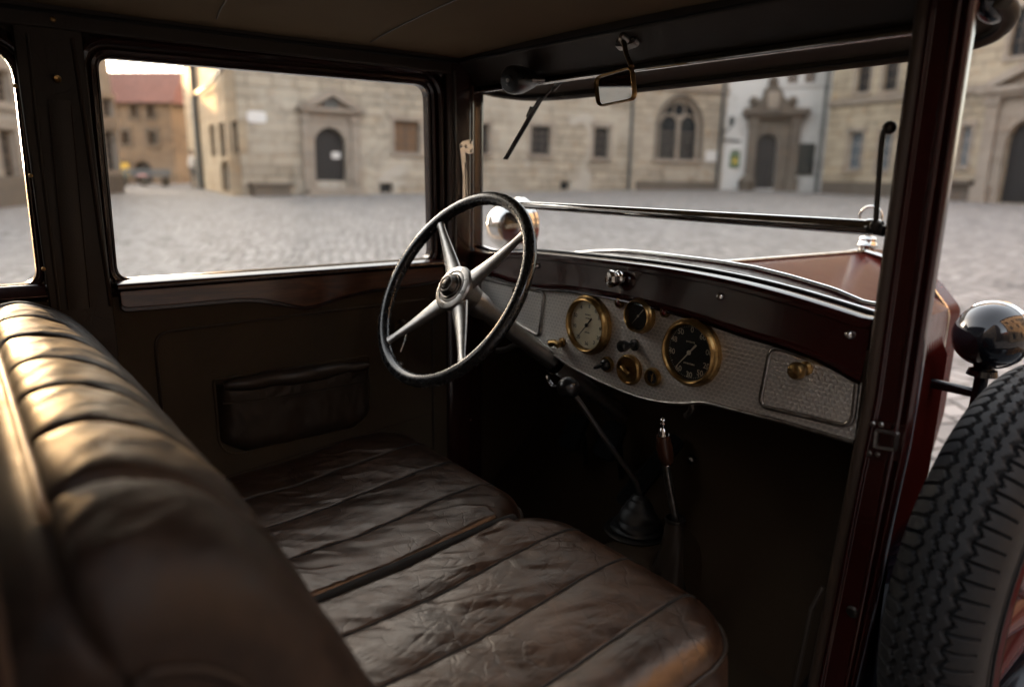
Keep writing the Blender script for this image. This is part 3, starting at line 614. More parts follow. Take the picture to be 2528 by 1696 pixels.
MB().tube([cA+V(-rA*.72,-.009,-.002),cA+V(-rA*.3,-.015,.004),cA+V(rA*.05,-.016,-.002),cA+V(rA*.25,-.014,-.006)],[.004,.0062,.0068,.005],12).build('turn_key','brass',am)
cC=P(1492,860); rC=rad(1492,839,1492,882)
ck=MB().lathe([(rC,0),(rC*1.02,.004),(rC*.92,.009),(rC*.74,.0095),(rC*.68,.005)],cC,AX,36).build('small_dial','brass',car)
MB().lathe([(rC*.72,.0045),(0,.0045)],cC,AX,24).build('dial_face','black_bakelite',ck)
f_=cC+V(0,-.0052,0)
MB().tube([f_+V(.002,0,rC*.45),f_+V(0,-.001,0),f_+V(-.001,0,-rC*.5)],[.0007,.0016,.001],6).tube([f_+V(-.004,0,.004),f_+V(.003,0,-.001)],.0008,6).tube([f_+V(.0035,0,-.004),f_+V(-.003,0,-.0075)],.0007,6).build('dial_hands','brass',ck)
cT=P(1284,782)
MB().lathe([(.0115,0),(.0115,.004),(.007,.006),(.0065,.016)],cT,(-.1,-1,0),20).tube([cT+V(-.014,-.026,-.002),cT+V(0,-.024,.003),cT+V(.012,-.022,-.001)],[.0085,.0075,.0085],12).build('brass_tap','brass',car)
# hooks and tabs below the panel
for nm,pts,r,mt in [('hook_bracket',[(1578,922),(1580,932),(1572,944),(1566,950)],.007,'dark_iron'),('choke_lever',[(1185,785),(1170,790),(1155,797),(1135,800)],.007,'steel_worn')]:
    MB().tube(spline([D(*p,1,YP-.0) for p in pts],14),r,10).build(nm,mt,car)
# ---- steering wheel : plane and radius fitted to the rim ellipse
WC=Vector((-.213,.839,1.190)); WN=Vector((.042,-.855,.518)).normalized(); WR=.2315
WU=Vector((0,0,1)).cross(WN).normalized(); WV=WN.cross(WU)
def wp(a,b,h=0): return WC+WU*a+WV*b+WN*h
def whit(px,py):
    d=Vector(ray(px,py)); C_=Vector(CAM); t=(WC-C_).dot(WN)/d.dot(WN); q=C_+d*t-WC; return q.dot(WU),q.dot(WV)
sw=empty('steering_wheel',parent=car)
RT=.0142; RM=WR-RT
NTh=220
def rimv(a,b):
    th=2*math.pi*a; ph=2*math.pi*b
    c=math.cos(ph); s=math.sin(ph)
    rip=1-.10*max(0,-c)**2*max(0,-s)*(.5+.5*math.cos(th*66))     # finger grips inside, on the far side
    r=RM+RT*c*rip*1.02; h=RT*s*.98
    return tuple(wp(r*math.cos(th),r*math.sin(th),h))
MB().grid(660,20,rimv,closeu=True,closev=True).build('rim','wheel_enamel',sw,angle=60)
# fine lines let into the driver's face of the rim
for rr_,ph in ((1.0,50),(1.0,36)):
    MB().tube([tuple(wp((RM+RT*math.cos(R_(ph)))*math.cos(t),(RM+RT*math.cos(R_(ph)))*math.sin(t),RT*math.sin(R_(ph))*.985)) for t in np.linspace(0,2*math.pi,160,endpoint=False)],.00065,5,closed=True).build('rim_groove','dark_felt',sw)
HB=-.022
for px,py in [(1008,528),(1188,541),(886,779),(1054,828)]:
    a,b=whit(px,py); th=math.atan2(b,a); d=(math.cos(th),math.sin(th)); t_=(-d[1],d[0]); L=[]
    for k in range(15):
        u=k/14; r=.036+(RM-.006-.036)*u; hh=HB+.004+(.020)*u**1.6; w=.0155*(1-u)**1.4+.0085+.004*max(0,u-.85)/.15; th_=.0075*(1-u)+.0052
        L.append([wp(d[0]*r+t_[0]*w*math.cos(2*math.pi*j/14),d[1]*r+t_[1]*w*math.cos(2*math.pi*j/14),hh+th_*math.sin(2*math.pi*j/14)) for j in range(14)])
    MB().loops(L,True,True).build('spoke','spoke_metal',sw,angle=60)
hc=wp(0,0,HB)
hub=MB().lathe([(.030,-.045),(.034,-.03),(.044,-.004),(.0515,.010),(.0525,.016),(.050,.0205),(.045,.0225),(.0385,.0235),(.036,.0215),(.034,.023),(0,.023)],hc,WN,48).build('hub','spoke_metal',sw)
MB().lathe([(.0295,.022),(.0295,.026),(.028,.0285),(.025,.028),(.0225,.031),(.0215,.037),(.020,.0405),(.017,.0415),(.0148,.0402),(.0135,.042),(.0105,.0438),(.009,.0428),(.0075,.0438),(.005,.045),(0,.0455)],hc,WN,44).build('horn_button','horn_bronze',sw)
hm=MB()
for s_,ang,rd_ in (('Y',75,.0425),('J',30,.0425),('N',-10,.0425),('S',200,.0425),('10',268,.0425)):
    x_=math.cos(R_(ang))*rd_; y_=math.sin(R_(ang))*rd_
    M4=Matrix((( *(WU),0),( *(WV),0),( *(WN),0),(0,0,0,1))).transposed().to_4x4()
    M4=Matrix.Translation(wp(x_,y_,HB+.0240))@Matrix((WU,WV,WN)).transposed().to_4x4()@Matrix.Rotation(R_(ang-90),4,'Z')
    hm=MB(); text_mesh(hm,s_,.013,M4); hm.build('engraved_letter','ink_black',hub,smooth=False)
ce=Vector(D(1278,838,1,1.13)); cs=wp(0,0,HB-.03)
col=MB().tube([cs,cs.lerp(ce,.12),cs.lerp(ce,.2),cs.lerp(ce,1.0),cs.lerp(ce,1.9)],[.030,.029,.0215,.0205,.0205],24).build('steering_column','spoke_metal',car)
cd=(ce-cs).normalized()
MB().lathe([(.0235,-.03),(.026,-.028),(.026,-.012),(.0235,-.01)],ce,cd,28).build('column_collar','polished_black',col)
MB().tube([ce+V(-.012,-.005,-.022)+V(.028*math.cos(t),0,.028*math.sin(t)) for t in np.linspace(-2.9,-.25,16)],.0065,10,flat=.6).build('column_clamp','chrome',col)

# ---- seats
def seat_noise(x,y,amp=1.0,ph=0.0):
    a=.65
    xr=x*math.cos(a)-y*math.sin(a); yr=x*math.sin(a)+y*math.cos(a)
    w=fbm(x*9+ph,y*4.5,1.3,3)*.0026
    w+=fbm(xr*26+ph,yr*7,4.1+ph,2)*.0020
    rg=1-abs(fbm(xr*17+3.7+ph,yr*8,7.7,2))*2.2
    w+=max(0,rg-.42)*.0042*(.5+fbm(x*4,y*4,9))
    for (sc_,an,am) in ((34,.9,.0007),(30,-.35,.0007),(55,.5,.0004)):
        u_=x*math.cos(an)-y*math.sin(an); v_=x*math.sin(an)+y*math.cos(an)
        q=abs(fbm(u_*sc_+ph*3,v_*sc_*.22,sc_*.1,2)+.35*fbm(x*14,y*14,3+ph,2))
        m_=max(0,fbm(x*5+ph,y*5,sc_*.3,2)+.12)
        w-=am*max(0,1-q/.10)*min(1,m_*4)
    return w*amp*.82
def cushion(x0,x1,y0,y1,ztop,seams,rc,name,label,seed,tilt=.075,kl=1.0,kr=1.0):
    nx,ny=300,150; seams=sorted(seams); edges=[x0]+seams+[x1]; H={}
    def f(a,b):
        y=y0+(y1-y0)*(1-(1-b)**1.25)
        ins=0.0
        if y>y1-rc: ins=rc-math.sqrt(max(0,rc*rc-(y-(y1-rc))**2))
        xl,xr=x0+ins*.92,x1-ins*.92; x=xl+(xr-xl)*a
        # pleats fan slightly with the seat: seam positions scale with local width
        fx=(x-x0)/(x1-x0)
        k=0
        while k<len(edges)-2 and x>edges[k+1]: k+=1
        e0,e1=edges[k],edges[k+1]; t=(x-e0)/(e1-e0); half=(e1-e0)/2
        pil=.0045*(1-abs(2*t-1)**2.3)
        front=min(1,max(0,(y1-.03-y)/.10))
        pil*=.25+.75*front
        dmin=min([abs(x-s) for s in seams]+[9])
        groove=.0020*math.exp(-(dmin/.0030)**2)*(.35+.65*front)
        d=min((x-xl)*kl,(xr-x)*kr,(y1-y))
        if y>y1-rc: d=min(d,rc-math.hypot(max(0,max((x0+rc)-x,x-(x1-rc))),y-(y1-rc)) if (x<x0+rc or x>x1-rc) else y1-y)
        r=.055; d=max(0,d); roll=0 if d>r else r-math.sqrt(max(0,r*r-(r-d)**2))
        z=ztop-tilt*(y1-.12-y)*(1 if y<y1-.12 else .2)-.012*max(0,1-abs(y-(y1-.33))/.25)
        z+=pil-groove-roll*.75+seat_noise(x,y,1.0*(.4+.6*front),seed)
        return (x,y,z)
    g=MB(); vs=[[f(i/(nx-1),j/(ny-1)) for j in range(ny)] for i in range(nx)]
    g.grid(nx,ny,lambda a,b:vs[int(round(a*(nx-1)))][int(round(b*(ny-1)))])
    # side skirt
    rim=[vs[0][j] for j in range(ny)]+[vs[i][ny-1] for i in range(1,nx)]+[vs[nx-1][j] for j in range(ny-2,-1,-1)]
    cx_,cy_=(x0+x1)/2,y1-.3
    def sk(p,k):
        dz=[0,.006,.012,.03,.07,.12,.20][k]; o=[0,.004,.002,.010,.013,.010,.004][k]
        dx=p[0]-cx_; dy=max(0,p[1]-cy_); l=math.hypot(dx,dy) or 1
        return Vector((p[0]+dx/l*o,p[1]+dy/l*o,p[2]-dz))
    g.loops([[sk(p,k) for p in rim] for k in range(7)],close=False)
    ob=g.build(name,'seat_leather',car,label,angle=70)
    for q in seams:
        L=[]
        for j in range(2,ny-6):
            i=min(range(nx),key=lambda i_:abs(vs[i_][j][0]-q)); L.append(Vector((q,vs[i][j][1],vs[i][j][2]-.0002)))
        L=[sum((L[max(0,min(len(L)-1,k+d))] for d in (-2,-1,0,1,2)),Vector())/5 for k in range(0,len(L),2)]
        MB().tube(L,.0030,8).build('seam','dark_felt',ob)
    pts=[sk(p,1)+V(0,0,.003) for p in rim[40:-40:3]]
    MB().tube(pts,.0036,8).build('piping','brown_trim',ob)
    return ob
cushion(-.50,.080,.22,.855,.795,[-.335,-.195,-.055],.10,'seat_cushion','pleated dark brown leather seat cushion on the driver side',1.7,kr=3.5)
cushion(.108,.575,.20,.845,.812,[.222,.350,.480],.105,'seat_cushion','pleated worn brown leather seat cushion on the near side',5.3,kl=2.2)
MB().tube([(.094,y,.789-.075*max(0,.73-y)-.004) for y in np.linspace(.30,.78,30)],.0125,10).build('seat_gap_shade','dark_felt',car)  # dark strip stands in for the shade between the two cushions
MB().box(-.50,.56,.2,.80,.42,.66).build('seat_base','dark_felt',car,bevel=.01)
# backrest : one swept section, pleated across, rounded off into a piped end panel on the open side
SEC=[(-.105,.50),(-.095,.75),(-.075,.95),(-.050,1.05),(-.022,1.115),(.018,1.166),(.058,1.186),(.098,1.182),(.140,1.160),(.180,1.118),(.213,1.065),(.245,1.00),(.280,.92),(.312,.85),(.335,.78),(.345,.72)]
NS=120
SP=spline([V(0,a,b) for a,b in SEC],NS)
JB=[i for i,s in enumerate(SP) if s.y>=.024 and s.z>1.1][0]; TB=JB/(NS-1)
sx=[-.597,-.461,-.325,-.168,.002,.153,.300,.440]
XB0,XB1=-.525,.575
cy0,cz0=.09,.85
def backv(a,b):
    x=XB0+(XB1-XB0)*(1-(1-a)**1.15 if a<2 else a)
    s=SP[int(round(b*(NS-1)))]; t=b
    j=int(round(b*(NS-1))); tg=(SP[min(NS-1,j+1)]-SP[max(0,j-1)]).normalized(); n=V(0,-tg.z,tg.y)
    if n.y*(s.y-cy0)+n.z*(s.z-cz0)<0: n=-n
    # end rounding
    e=0.0
    re=.055
    if x>XB1-re: u=(x-(XB1-re))/re; e=re*(1-math.sqrt(max(0,1-u*u)))
    if x<XB0+re: u=((XB0+re)-x)/re; e=re*(1-math.sqrt(max(0,1-u*u)))
    dr=.0
    ss=[q for q in sx if XB0<q<XB1]; ed=[XB0]+ss+[XB1]
    k=0
    while k<len(ed)-2 and x>ed[k+1]: k+=1
    tt=(x-ed[k])/(ed[k+1]-ed[k])
    on=min(1,max(0,(t-TB)/.035)); sink=.007*math.exp(-((t-TB)/.012)**2)
    pil=.0055*(1-abs(2*tt-1)**5)*on
    dm=min(abs(x-q) for q in ss); deep=2.1 if abs(x+.168)<.05 else 1.0
    gr=.0075*deep*math.exp(-(dm/(.0045*deep**.5))**2)*on
    w=(fbm(x*6,t*6,2,3)*.0020+fbm(x*26+t*9,t*10,5,2)*.0015+max(0,.5-abs(fbm(x*15+t*6,t*9,8,2))*2.4)*.002)*on
    low=-.050*max(0,(x-.36)/.215)**2
    p=s+n*(pil-gr+w-e*.9+dr-sink); 
    return (x,p.y,p.z+low*max(0,min(1,(s.z-.7)/.4)))
NB=300
bv=[[backv(i/(NB-1),j/(NS-1)) for j in range(NS)] for i in range(NB)]
g=MB().grid(NB,NS,lambda a,b:bv[int(round(a*(NB-1)))][int(round(b*(NS-1)))])
endl=[Vector(p) for p in bv[-1]]; cen_=V(0,.05,.72)
def endloop(k,dx): return [Vector((p.x+dx,p.y+(cen_.y-p.y)*k,p.z+(cen_.z-p.z)*k)) for p in endl]
g.loops([endl,endloop(.05,.004),endloop(.12,.006),endloop(.17,.002),endloop(.20,-.004),endloop(.23,-.003),endloop(.34,.004),endloop(.55,.006),endloop(.9,.006)],close=False)
bk=g.build('seat_backrest','backrest_leather',car,'fluted brown leather bench backrest lit by low sun along its top',angle=70)
MB().tube(endloop(.15,.004),.0055,10).build('piping','backrest_leather',bk)
MB().tube(endloop(.02,.004),.0042,10).build('piping','backrest_leather',bk)
for q in sx:
    if not XB0+.03<q<XB1-.03: continue
    i=min(range(NB),key=lambda i_:abs(bv[i_][60][0]-q)); L=[Vector(bv[i][j]) for j in range(JB+1,NS,2)]
    MB().tube(L,.0026 if abs(q+.168)>.05 else .0045,7).build('seam','dark_felt',bk)
jr=[i for i,s in enumerate(SP) if s.z>1.0 and s.y<0][-1]
jb=JB
pp=[Vector(bv[i][jb])+V(0,-.001,.003) for i in range(0,NB,3) if bv[i][jb][0]<.45]; pp+=[pp[-1]+V(.018,.010,-.006),pp[-1]+V(.028,.032,-.004),pp[-1]+V(.034,.06,-.001)]
MB().tube(pp,[.0052]*(len(pp)-3)+[.0048,.004,.002],10).build('piping','piping_tan',bk)
# ---- floor, tunnel, pedals, levers
fl=MB().box(-.56,.60,-1.32,1.16,.44,.478)
fl.add([(-.56,1.16,.478),(.56,1.16,.478),(.49,1.325,.70),(-.49,1.325,.70),(.485,1.333,1.17),(-.485,1.333,1.17)],[(0,1,2,3),(3,2,4,5)])
flo=fl.build('cabin_floor','carpet_brown',car)
for s in (-1,1):
    MB().prism([(s*.565,1.10),(s*.575,1.10),(s*.575,1.17),(s*.497,1.337),(s*.485,1.335),(s*.555,1.16)],lambda a,b,d:(a,b,d),.43,1.17).build('footwell_side','carpet_brown',car)
def tun(a,b):
    y=.70+(1.322-.70)*b; t=-1+2*a; hw=.125+.045*max(0,b-.4); h=.615+.05*max(0,b-.6)**1.2
    s=(abs(t))**3.2
    return (.10+t*hw*1.0,y,h-(h-.476)*s)
MB().grid(28,30,tun).build('gearbox_tunnel','carpet_brown',car)
for k,(px,py) in enumerate([(1310,985),(1392,1005)]):
    c=Vector(D(px,py,1,1.25)); M=Matrix.Translation(c)@Matrix.Rotation(R_(-28),4,'X')
    MB().prism(rounded([(-.034,-.05),(.034,-.05),(.034,.05),(-.034,.05)],.018,4),lambda a,b,d:M@V(a,d,b),-.008,.008).build('pedal','pedal_rubber',car,bevel=.003)
    MB().tube([M@V(0,.005,0),M@V(0,.04,.0),M@V(0,.10,-.08)],.008,8).build('pedal_arm','dark_iron',bpy.data.objects[[o.name for o in bpy.data.objects if o.name.startswith('pedal')and 'arm' not in o.name][-1]])
c=Vector(D(1487,1072,1,1.24)); M=Matrix.Translation(c)@Matrix.Rotation(R_(16),4,'Y')@Matrix.Rotation(R_(-40),4,'X')
m=MB().prism(rounded([(-.024,-.11),(.024,-.11),(.022,.10),(-.022,.10)],.018,4),lambda a,b,d:M@V(a,d,b),-.006,.006)
for k in range(5): m.tube([M@V(-.016+.008*k,-.0065,-.10),M@V(-.016+.008*k,-.0065,.09)],.0015,6)
m.build('accelerator_pedal','pedal_rubber',car)
MB().ball(D(1578,1048,1,1.32),.010,12).build('dip_switch','steel_worn',car)
# gear lever
gx=.05; K=Vector(D(1297,884,0,gx)); gm=[Vector(D(*p,0,gx)) for p in [(1322,915),(1380,1000),(1435,1075),(1452,1102),(1460,1130),(1463,1150)]]
gk=MB().ball(K,.0235,24,(1,1,.93)).lathe([(.0235,-.002),(.019,.014),(.013,.022),(.009,.025)],K,(gm[0]-K).normalized(),20)
gl_=MB().tube(spline([K]+gm,30),[.0052+.0016*k/29 for k in range(30)],12).build('gear_lever','spoke_metal',car)
gk.build('gear_knob','black_bakelite',gl_)
bt=Vector(D(1461,1128,0,gx)); bb=Vector(D(1450,1205,0,gx)); ax=(bt-bb); hgt=ax.length
bb=Vector((gx,bt.y-.004,.622)); ax=bt-bb; hgt=ax.length
prof=[(.062,0),(.064,.004),(.060,.010),(.056,.012),(.0555,.02),(.050,.028),(.0465,.03),(.047,.040),(.040,.055),(.034,.062),(.0335,.068),(.027,.078),(.022,.084),(.0225,.090),(.0165,.096),(.012,.100)]
s_=hgt/.1
bo=MB(); u=ax.orthogonal().normalized(); axn=ax.normalized(); w_=axn.cross(u)
bo.grid(40,len(prof),lambda a,b:tuple(bb+axn*(prof[int(round(b*(len(prof)-1)))][1]*s_)+(u*math.cos(2*math.pi*a)+w_*math.sin(2*math.pi*a))*(prof[int(round(b*(len(prof)-1)))][0]*(1+(.09*math.sin(2*math.pi*a*3+prof[int(round(b*(len(prof)-1)))][1]*70) if .01<prof[int(round(b*(len(prof)-1)))][1]<.06 else 0)))),closeu=True)
bo.build('gaiter','black_rubber',gl_,sub=1)
MB().lathe([(.076,0),(.077,.003),(.072,.006),(.06,.006)],bb+V(0,0,-.004),(0,0,1),36).build('gaiter_ring','dark_iron',gl_)
# handbrake
hx=.20; h=lambda px,py: Vector(D(px,py,0,hx))
hb=MB().tube([h(1518,1050),h(1528,1110),h(1541,1182),h(1543,1215)],[.0085,.008,.008,.009],14).build('handbrake_lever','steel_worn',car)
gp=[(1513,992),(1514,1005),(1516,1020),(1519,1037),(1521,1050),(1522,1056)]
MB().tube([h(*p) for p in gp],[.0125,.0145,.0165,.0165,.0138,.0115],18).build('grip','grip_wood',hb)
MB().tube([h(1513,960),h(1513,966),h(1513,968),h(1513,976),h(1513,980),h(1513,986),h(1513,992)],[.0038,.0062,.0050,.0048,.0080,.0095,.0115],16).ball(h(1513,960),.0063,14).build('release_button','chrome',hb)
MB().tube([h(1522,1054),h(1522,1059)],.0115,16).build('ferrule','chrome',hb)
t0=h(1541,1185); b0=Vector((hx-.005,t0.y-.01,.53))
def boot(a,b):
    z=t0.z+(b0.z-t0.z)*b; r=.0185+.014*b+.034*max(0,b-.45)**1.4; th=2*math.pi*a
    r*=1+.16*b*math.sin(3*th+4*b)+.07*math.sin(7*th+9*b)*b
    return (t0.x+(b0.x-t0.x)*b+r*math.cos(th)*(1.0+.25*b),t0.y+(b0.y-t0.y)*b+r*math.sin(th),z)
MB().grid(48,26,boot,closeu=True).build('boot','pocket_leather',hb,angle=70)
MB().lathe([(.021,-.004),(.0225,0),(.0215,.004),(.0185,.004)],t0,(0,0,1),24).build('boot_collar','dark_iron',hb)
# ---- right front post with door jamb, striker plate, wind lace
XR=lambda z: .548+.030*max(0,min(1,(z-.55)/.55))
def post(z):
    x=XR(z); tk=.030*max(0,min(1,(1.05-z)/.5))
    return [Vector((p.x-(tk*(p.x-.58)/.067 if p.x>.58 else 0),p.y,p.z)) for p in [Vector((x,1.095,z)),Vector((x+.018,1.0935,z)),Vector((x+.020,1.098,z)),Vector((.620,1.098,z)),Vector((.623,1.094,z)),Vector((.6275,1.092,z)),Vector((.632,1.094,z)),Vector((.6335,1.103,z)),Vector((.637,1.106,z)),Vector((.639,1.094,z)),Vector((.643,1.091,z)),Vector((.647,1.096,z)),Vector((.647,1.11,z)),Vector((.624,1.165,z)),Vector((.594,1.172,z)),Vector((x-.004,1.160,z)),Vector((x-.004,1.110,z))]]
po=MB().loops([post(z) for z in np.linspace(.30,1.71,24)],caps=True).build('front_pillar','maroon_paint',car,angle=30,bevel=.0015)
MB().tube([(XR(z)+.006,1.0885,z) for z in np.linspace(.44,1.68,40)],.0078,12).build('windlace_cord','windlace',po)
MB().tube([(XR(z)-.003,1.098,z) for z in np.linspace(.44,1.68,40)],.0045,8).build('inner_bead','brown_trim',po)
MB().box(.556,.571,1.135,1.151,1.235,1.66).build('glass_channel','black_rubber',po)
def J(px,py): 
    p=D(px,py,1,1.0975); return (p[0],p[2])
o=[J(*p) for p in [(1982,955),(2072,972),(2060,1052),(2042,1050),(2040,1054),(1969,1040)]]
sp_=MB().prism(o,FY(1.0975),-.0035,.001).build('striker_plate','frame_lacquer',po,bevel=.0008)
o=rounded([J(2000,975),J(2058,985),J(2050,1030),J(1995,1022)],.005,3)
MB().loops([[Vector((a,1.0938,b)) for a,b in o],[Vector((a,1.089,b)) for a,b in offset2(o,-.002)],[Vector((a,1.090,b)) for a,b in offset2(o,-.0055)],[Vector((a,1.1,b)) for a,b in offset2(o,-.0065)]]).build('striker_loop','steel_worn',sp_)
for px,py in [(1994,966),(2013,968),(1986,1033),(2005,1036)]:
    q=J(px,py); MB().lathe([(0,.003),(.003,.0026),(.0046,0)],(q[0],1.094,q[1]),AX,12).build('screw','steel_worn',sp_)
q=J(1945,1395); MB().lathe([(.0,.004),(.006,.0045),(.009,.003),(.0105,0)],(q[0],1.0975,q[1]),AX,18).build('jamb_bolt','dark_iron',po)
MB().tube([(.553,1.085,.76),(.545,1.07,.72),(.54,1.06,.60),(.535,1.05,.50)],.0045,8).build('check_strap','brown_trim',po)
MB().box(.50,.655,-.05,1.12,.40,.474).build('door_sill','frame_lacquer',car,bevel=.008)
MB().box(.515,.645,.2,1.09,.4745,.480).build('tread_plate','steel_worn',car,bevel=.002)
od=empty('open_door',parent=car)
Md=Matrix.Translation((.668,-.045,0))@Matrix.Rotation(R_(-58),4,'Z')
dl=rounded([(.09,1.215),(.86,1.215),(.86,1.635),(.09,1.635)],.035,5); do_=rounded([(.0,1.17),(.95,1.17),(.95,1.69),(.0,1.69)],.03,5)
MB().loops([[Md@V(a,0,b) for a,b in dl],[Md@V(a,0,b) for a,b in do_],[Md@V(a,.04,b) for a,b in do_],[Md@V(a,.04,b) for a,b in dl],[Md@V(a,0,b) for a,b in dl]]).build('door_window_frame','frame_lacquer',od)
MB().box(0,.95,0,.045,.40,1.17,Md).build('door_panel','trim_leather',od,bevel=.006)
MB().box(.08,.87,.018,.022,1.20,1.65,Md).build('door_window_pane','clear_glass',od)
# ---- scuttle, bonnet, radiator cap
YB=1.34
bl=[D(*p,1,YB) for p in [(1640,603),(1720,617),(1800,637),(1900,667),(1970,697)]]
xb=[p[0] for p in bl]; zb=[p[2] for p in bl]
ctz=zb[0]+.001
sym=[(-x,z) for x,z in zip(xb[::-1],zb[::-1])]+[(x,z) for x,z in zip(xb,zb)]
zCow=lambda x: float(np.interp(x,[p[0] for p in sym],[p[1] for p in sym]))
wB=.50
def cowl(a,b):
    t=-1+2*a; y=1.156+(YB-1.156)*b; hw=.60+(.50-.60)*b**.8
    x=t*hw; z0=zB(max(-.545,min(.565,x)))+.001; z1=zCow(x) if abs(x)<max(xb) else zCow(math.copysign(max(xb),x))-.6*(abs(x)-max(xb))
    return (x,y,z0+(z1-z0)*b)
cw=MB().grid(50,12,cowl)
for s in (-1,1):
    cw.add([(s*.60,1.156,1.225),(s*.612,1.165,1.12),(s*.622,1.165,.42),(s*.50,YB,.42),(s*.50,YB,1.10),(s*.50,YB,zCow(.5)-.012)],[(0,1,4,5),(1,2,3,4)])
cwo=cw.build('scuttle','maroon_paint',car)
MB().tube([(x,YB+.004,zCow(x)+.004) for x in np.linspace(-.5,.5,60)],.0062,10).build('bonnet_joint_trim','chrome',cwo)
YF=2.20; zc0=1.224; capP=D(2145/KS,607/KS,0,0.0)
zc1=capP[2]-.018
def bon(a,b):
    y=YB+.008+(YF-YB)*b; t=-1+2*a; hw=.475+(.262-.475)*b; zc=zc0+(zc1-zc0)*b; zs=zCow(.46)-.045+(1.075-(zCow(.46)-.045))*b
    x=t*hw; s=abs(t)
    return (x,y,zc-(zc-zs)*(.72*s+.28*s**3))
bn=MB().grid(60,40,bon).build('bonnet','bonnet_paint',car,'dark red bonnet with polished centre hinge')
MB().tube([(0,YB+.01+(YF-YB)*k/30,zc0+(zc1-zc0)*k/30+.003) for k in range(31)],.0058,10).build('centre_hinge','chrome',bn)
for s in (-1,1):
    def side(a,b,s=s):
        y=YB+.008+(YF-YB)*a; hw=.475+(.262-.475)*a; zs=zCow(.46)-.045+(1.075-(zCow(.46)-.045))*a
        z=zs+(.42-zs)*b; lv=0
        if .04<a<.92 and .12<b<.96:
            lv=.020*(1-((a*22)%1))*min(1,(b-.12)/.06,(.96-b)/.04)
        return (s*(hw+.004*math.sin(min(1,b*3)*math.pi/2)+lv),y,z)
    MB().grid(300,40,side).build('louvre_panel','bonnet_paint',bn,angle=70)
# radiator shell and ring-topped filler cap
rs=[(-.245,.60),(.245,.60),(.262,.75),(.262,1.07),(.20,zc1-.075),(.08,zc1-.012),(0,zc1+.006),(-.08,zc1-.012),(-.20,zc1-.075),(-.262,1.07),(-.262,.75)]
rdo=MB().prism(rounded(rs,.02,4),FY(YF+.008),0,.09).build('radiator_shell','bonnet_paint',car,bevel=.006)
MB().tube([(a_,YF+.006,b_) for a_,b_ in rounded(rs,.02,4)],.006,8,closed=True).build('shell_edge','chrome',rdo)
cz=zc1+.004
cp_=MB().lathe([(.020,0),(.022,.008),(.030,.012),(.031,.018),(.026,.024),(.024,.030),(.027,.036),(.022,.043),(.012,.047),(.009,.060),(.006,.066),(0,.068)],(0,YF+.02,cz),(0,0,1),28).build('filler_cap','chrome',rdo)
MB().tube([(.034*math.cos(t),YF+.02,cz+.100+.034*math.sin(t)) for t in np.linspace(0,2*math.pi,36,endpoint=False)],.0042,10,closed=True).tube([(0,YF+.02,cz+.05),(0,YF+.02,cz+.07)],.006,8).build('mascot_ring','chrome',rdo)
# ---- headlamps
def lamp(c,aim,r,mat,rimmat,post_to,label):
    c=Vector(c); aim=Vector(aim).normalized()
    l=MB().lathe([(0,-r*1.12),(r*.30,-r*1.08),(r*.62,-r*.86),(r*.86,-r*.5),(r*.98,-r*.08),(r*1.0,r*.25)],c,aim,48).build('headlamp',mat,car,label)
    MB().lathe([(r*.98,r*.2),(r*1.05,r*.24),(r*1.06,r*.34),(r*1.0,r*.42),(r*.95,r*.38)],c,aim,48).build('rim',rimmat,l)
    MB().lathe([(r*.96,r*.38),(r*.7,r*.5),(r*.35,r*.57),(0,r*.6)],c,aim,36).build('lens','gauge_glass',l)
    MB().tube([c+V(0,0,-r*.95),c+V(0,0,-r*1.25),Vector(post_to)],[.022,.015,.017],14).build('stem','black_paint' if mat!='chrome' else 'chrome',l)
    MB().lathe([(.0,0),(.034,.006),(.03,.02),(.0,.03)],c+V(0,0,-r*1.32),(0,0,1),20).build('socket','black_paint' if mat!='chrome' else 'chrome',l)
    return l
lamp((.468,1.905,1.075),(.03,1,-.03),.078,'black_paint','chrome',(.46,1.92,.72),'gloss black headlamp with thin chrome rim')
lamp((-.70,1.385,1.272),(-.05,1,0),.083,'chrome','chrome',(-.64,1.36,.9),'chrome headlamp beyond the windscreen')
MB().tube([(.27,1.93,.925),(.46,1.93,.925)],.013,12).build('lamp_bar','black_paint',car)
# ---- front wing, running board, side-mounted spare wheel
SPC=Vector((.745,1.335,.790)); 
def wing(a,b):
    y=[.95,1.05,1.15,1.25,1.40,1.60,1.85,2.10,2.32,2.45]; z=[.36,.42,.51,.60,.69,.78,.86,.90,.84,.70]
    yy=.95+1.5*b; zz=float(np.interp(yy,y,z)); t=a
    x=.47+.48*t; cr=.05*(1-(2*t-1)**2)
    w=1.0
    return (x,yy,zz+cr-.10*max(0,t-.82)/.18-.08*max(0,.12-t)/.12)
MB().grid(20,60,wing).build('front_wing','fender_paint',car)
MB().box(.66,.95,-.9,.99,.30,.335).build('running_board','fender_paint',car,bevel=.01)
MB().loops([[Vector((.66,y,.30)) for y in np.linspace(-.9,1.2,10)],[Vector((.668,y,.40)) for y in np.linspace(-.9,1.2,10)],[Vector((.668,y,.46)) for y in np.linspace(-.9,1.2,10)]],close=False).build('sill_valance','fender_paint',car)
TR,TW=.362,.066
sp=empty('spare_wheel',parent=car); sp.location=(0,0,0)
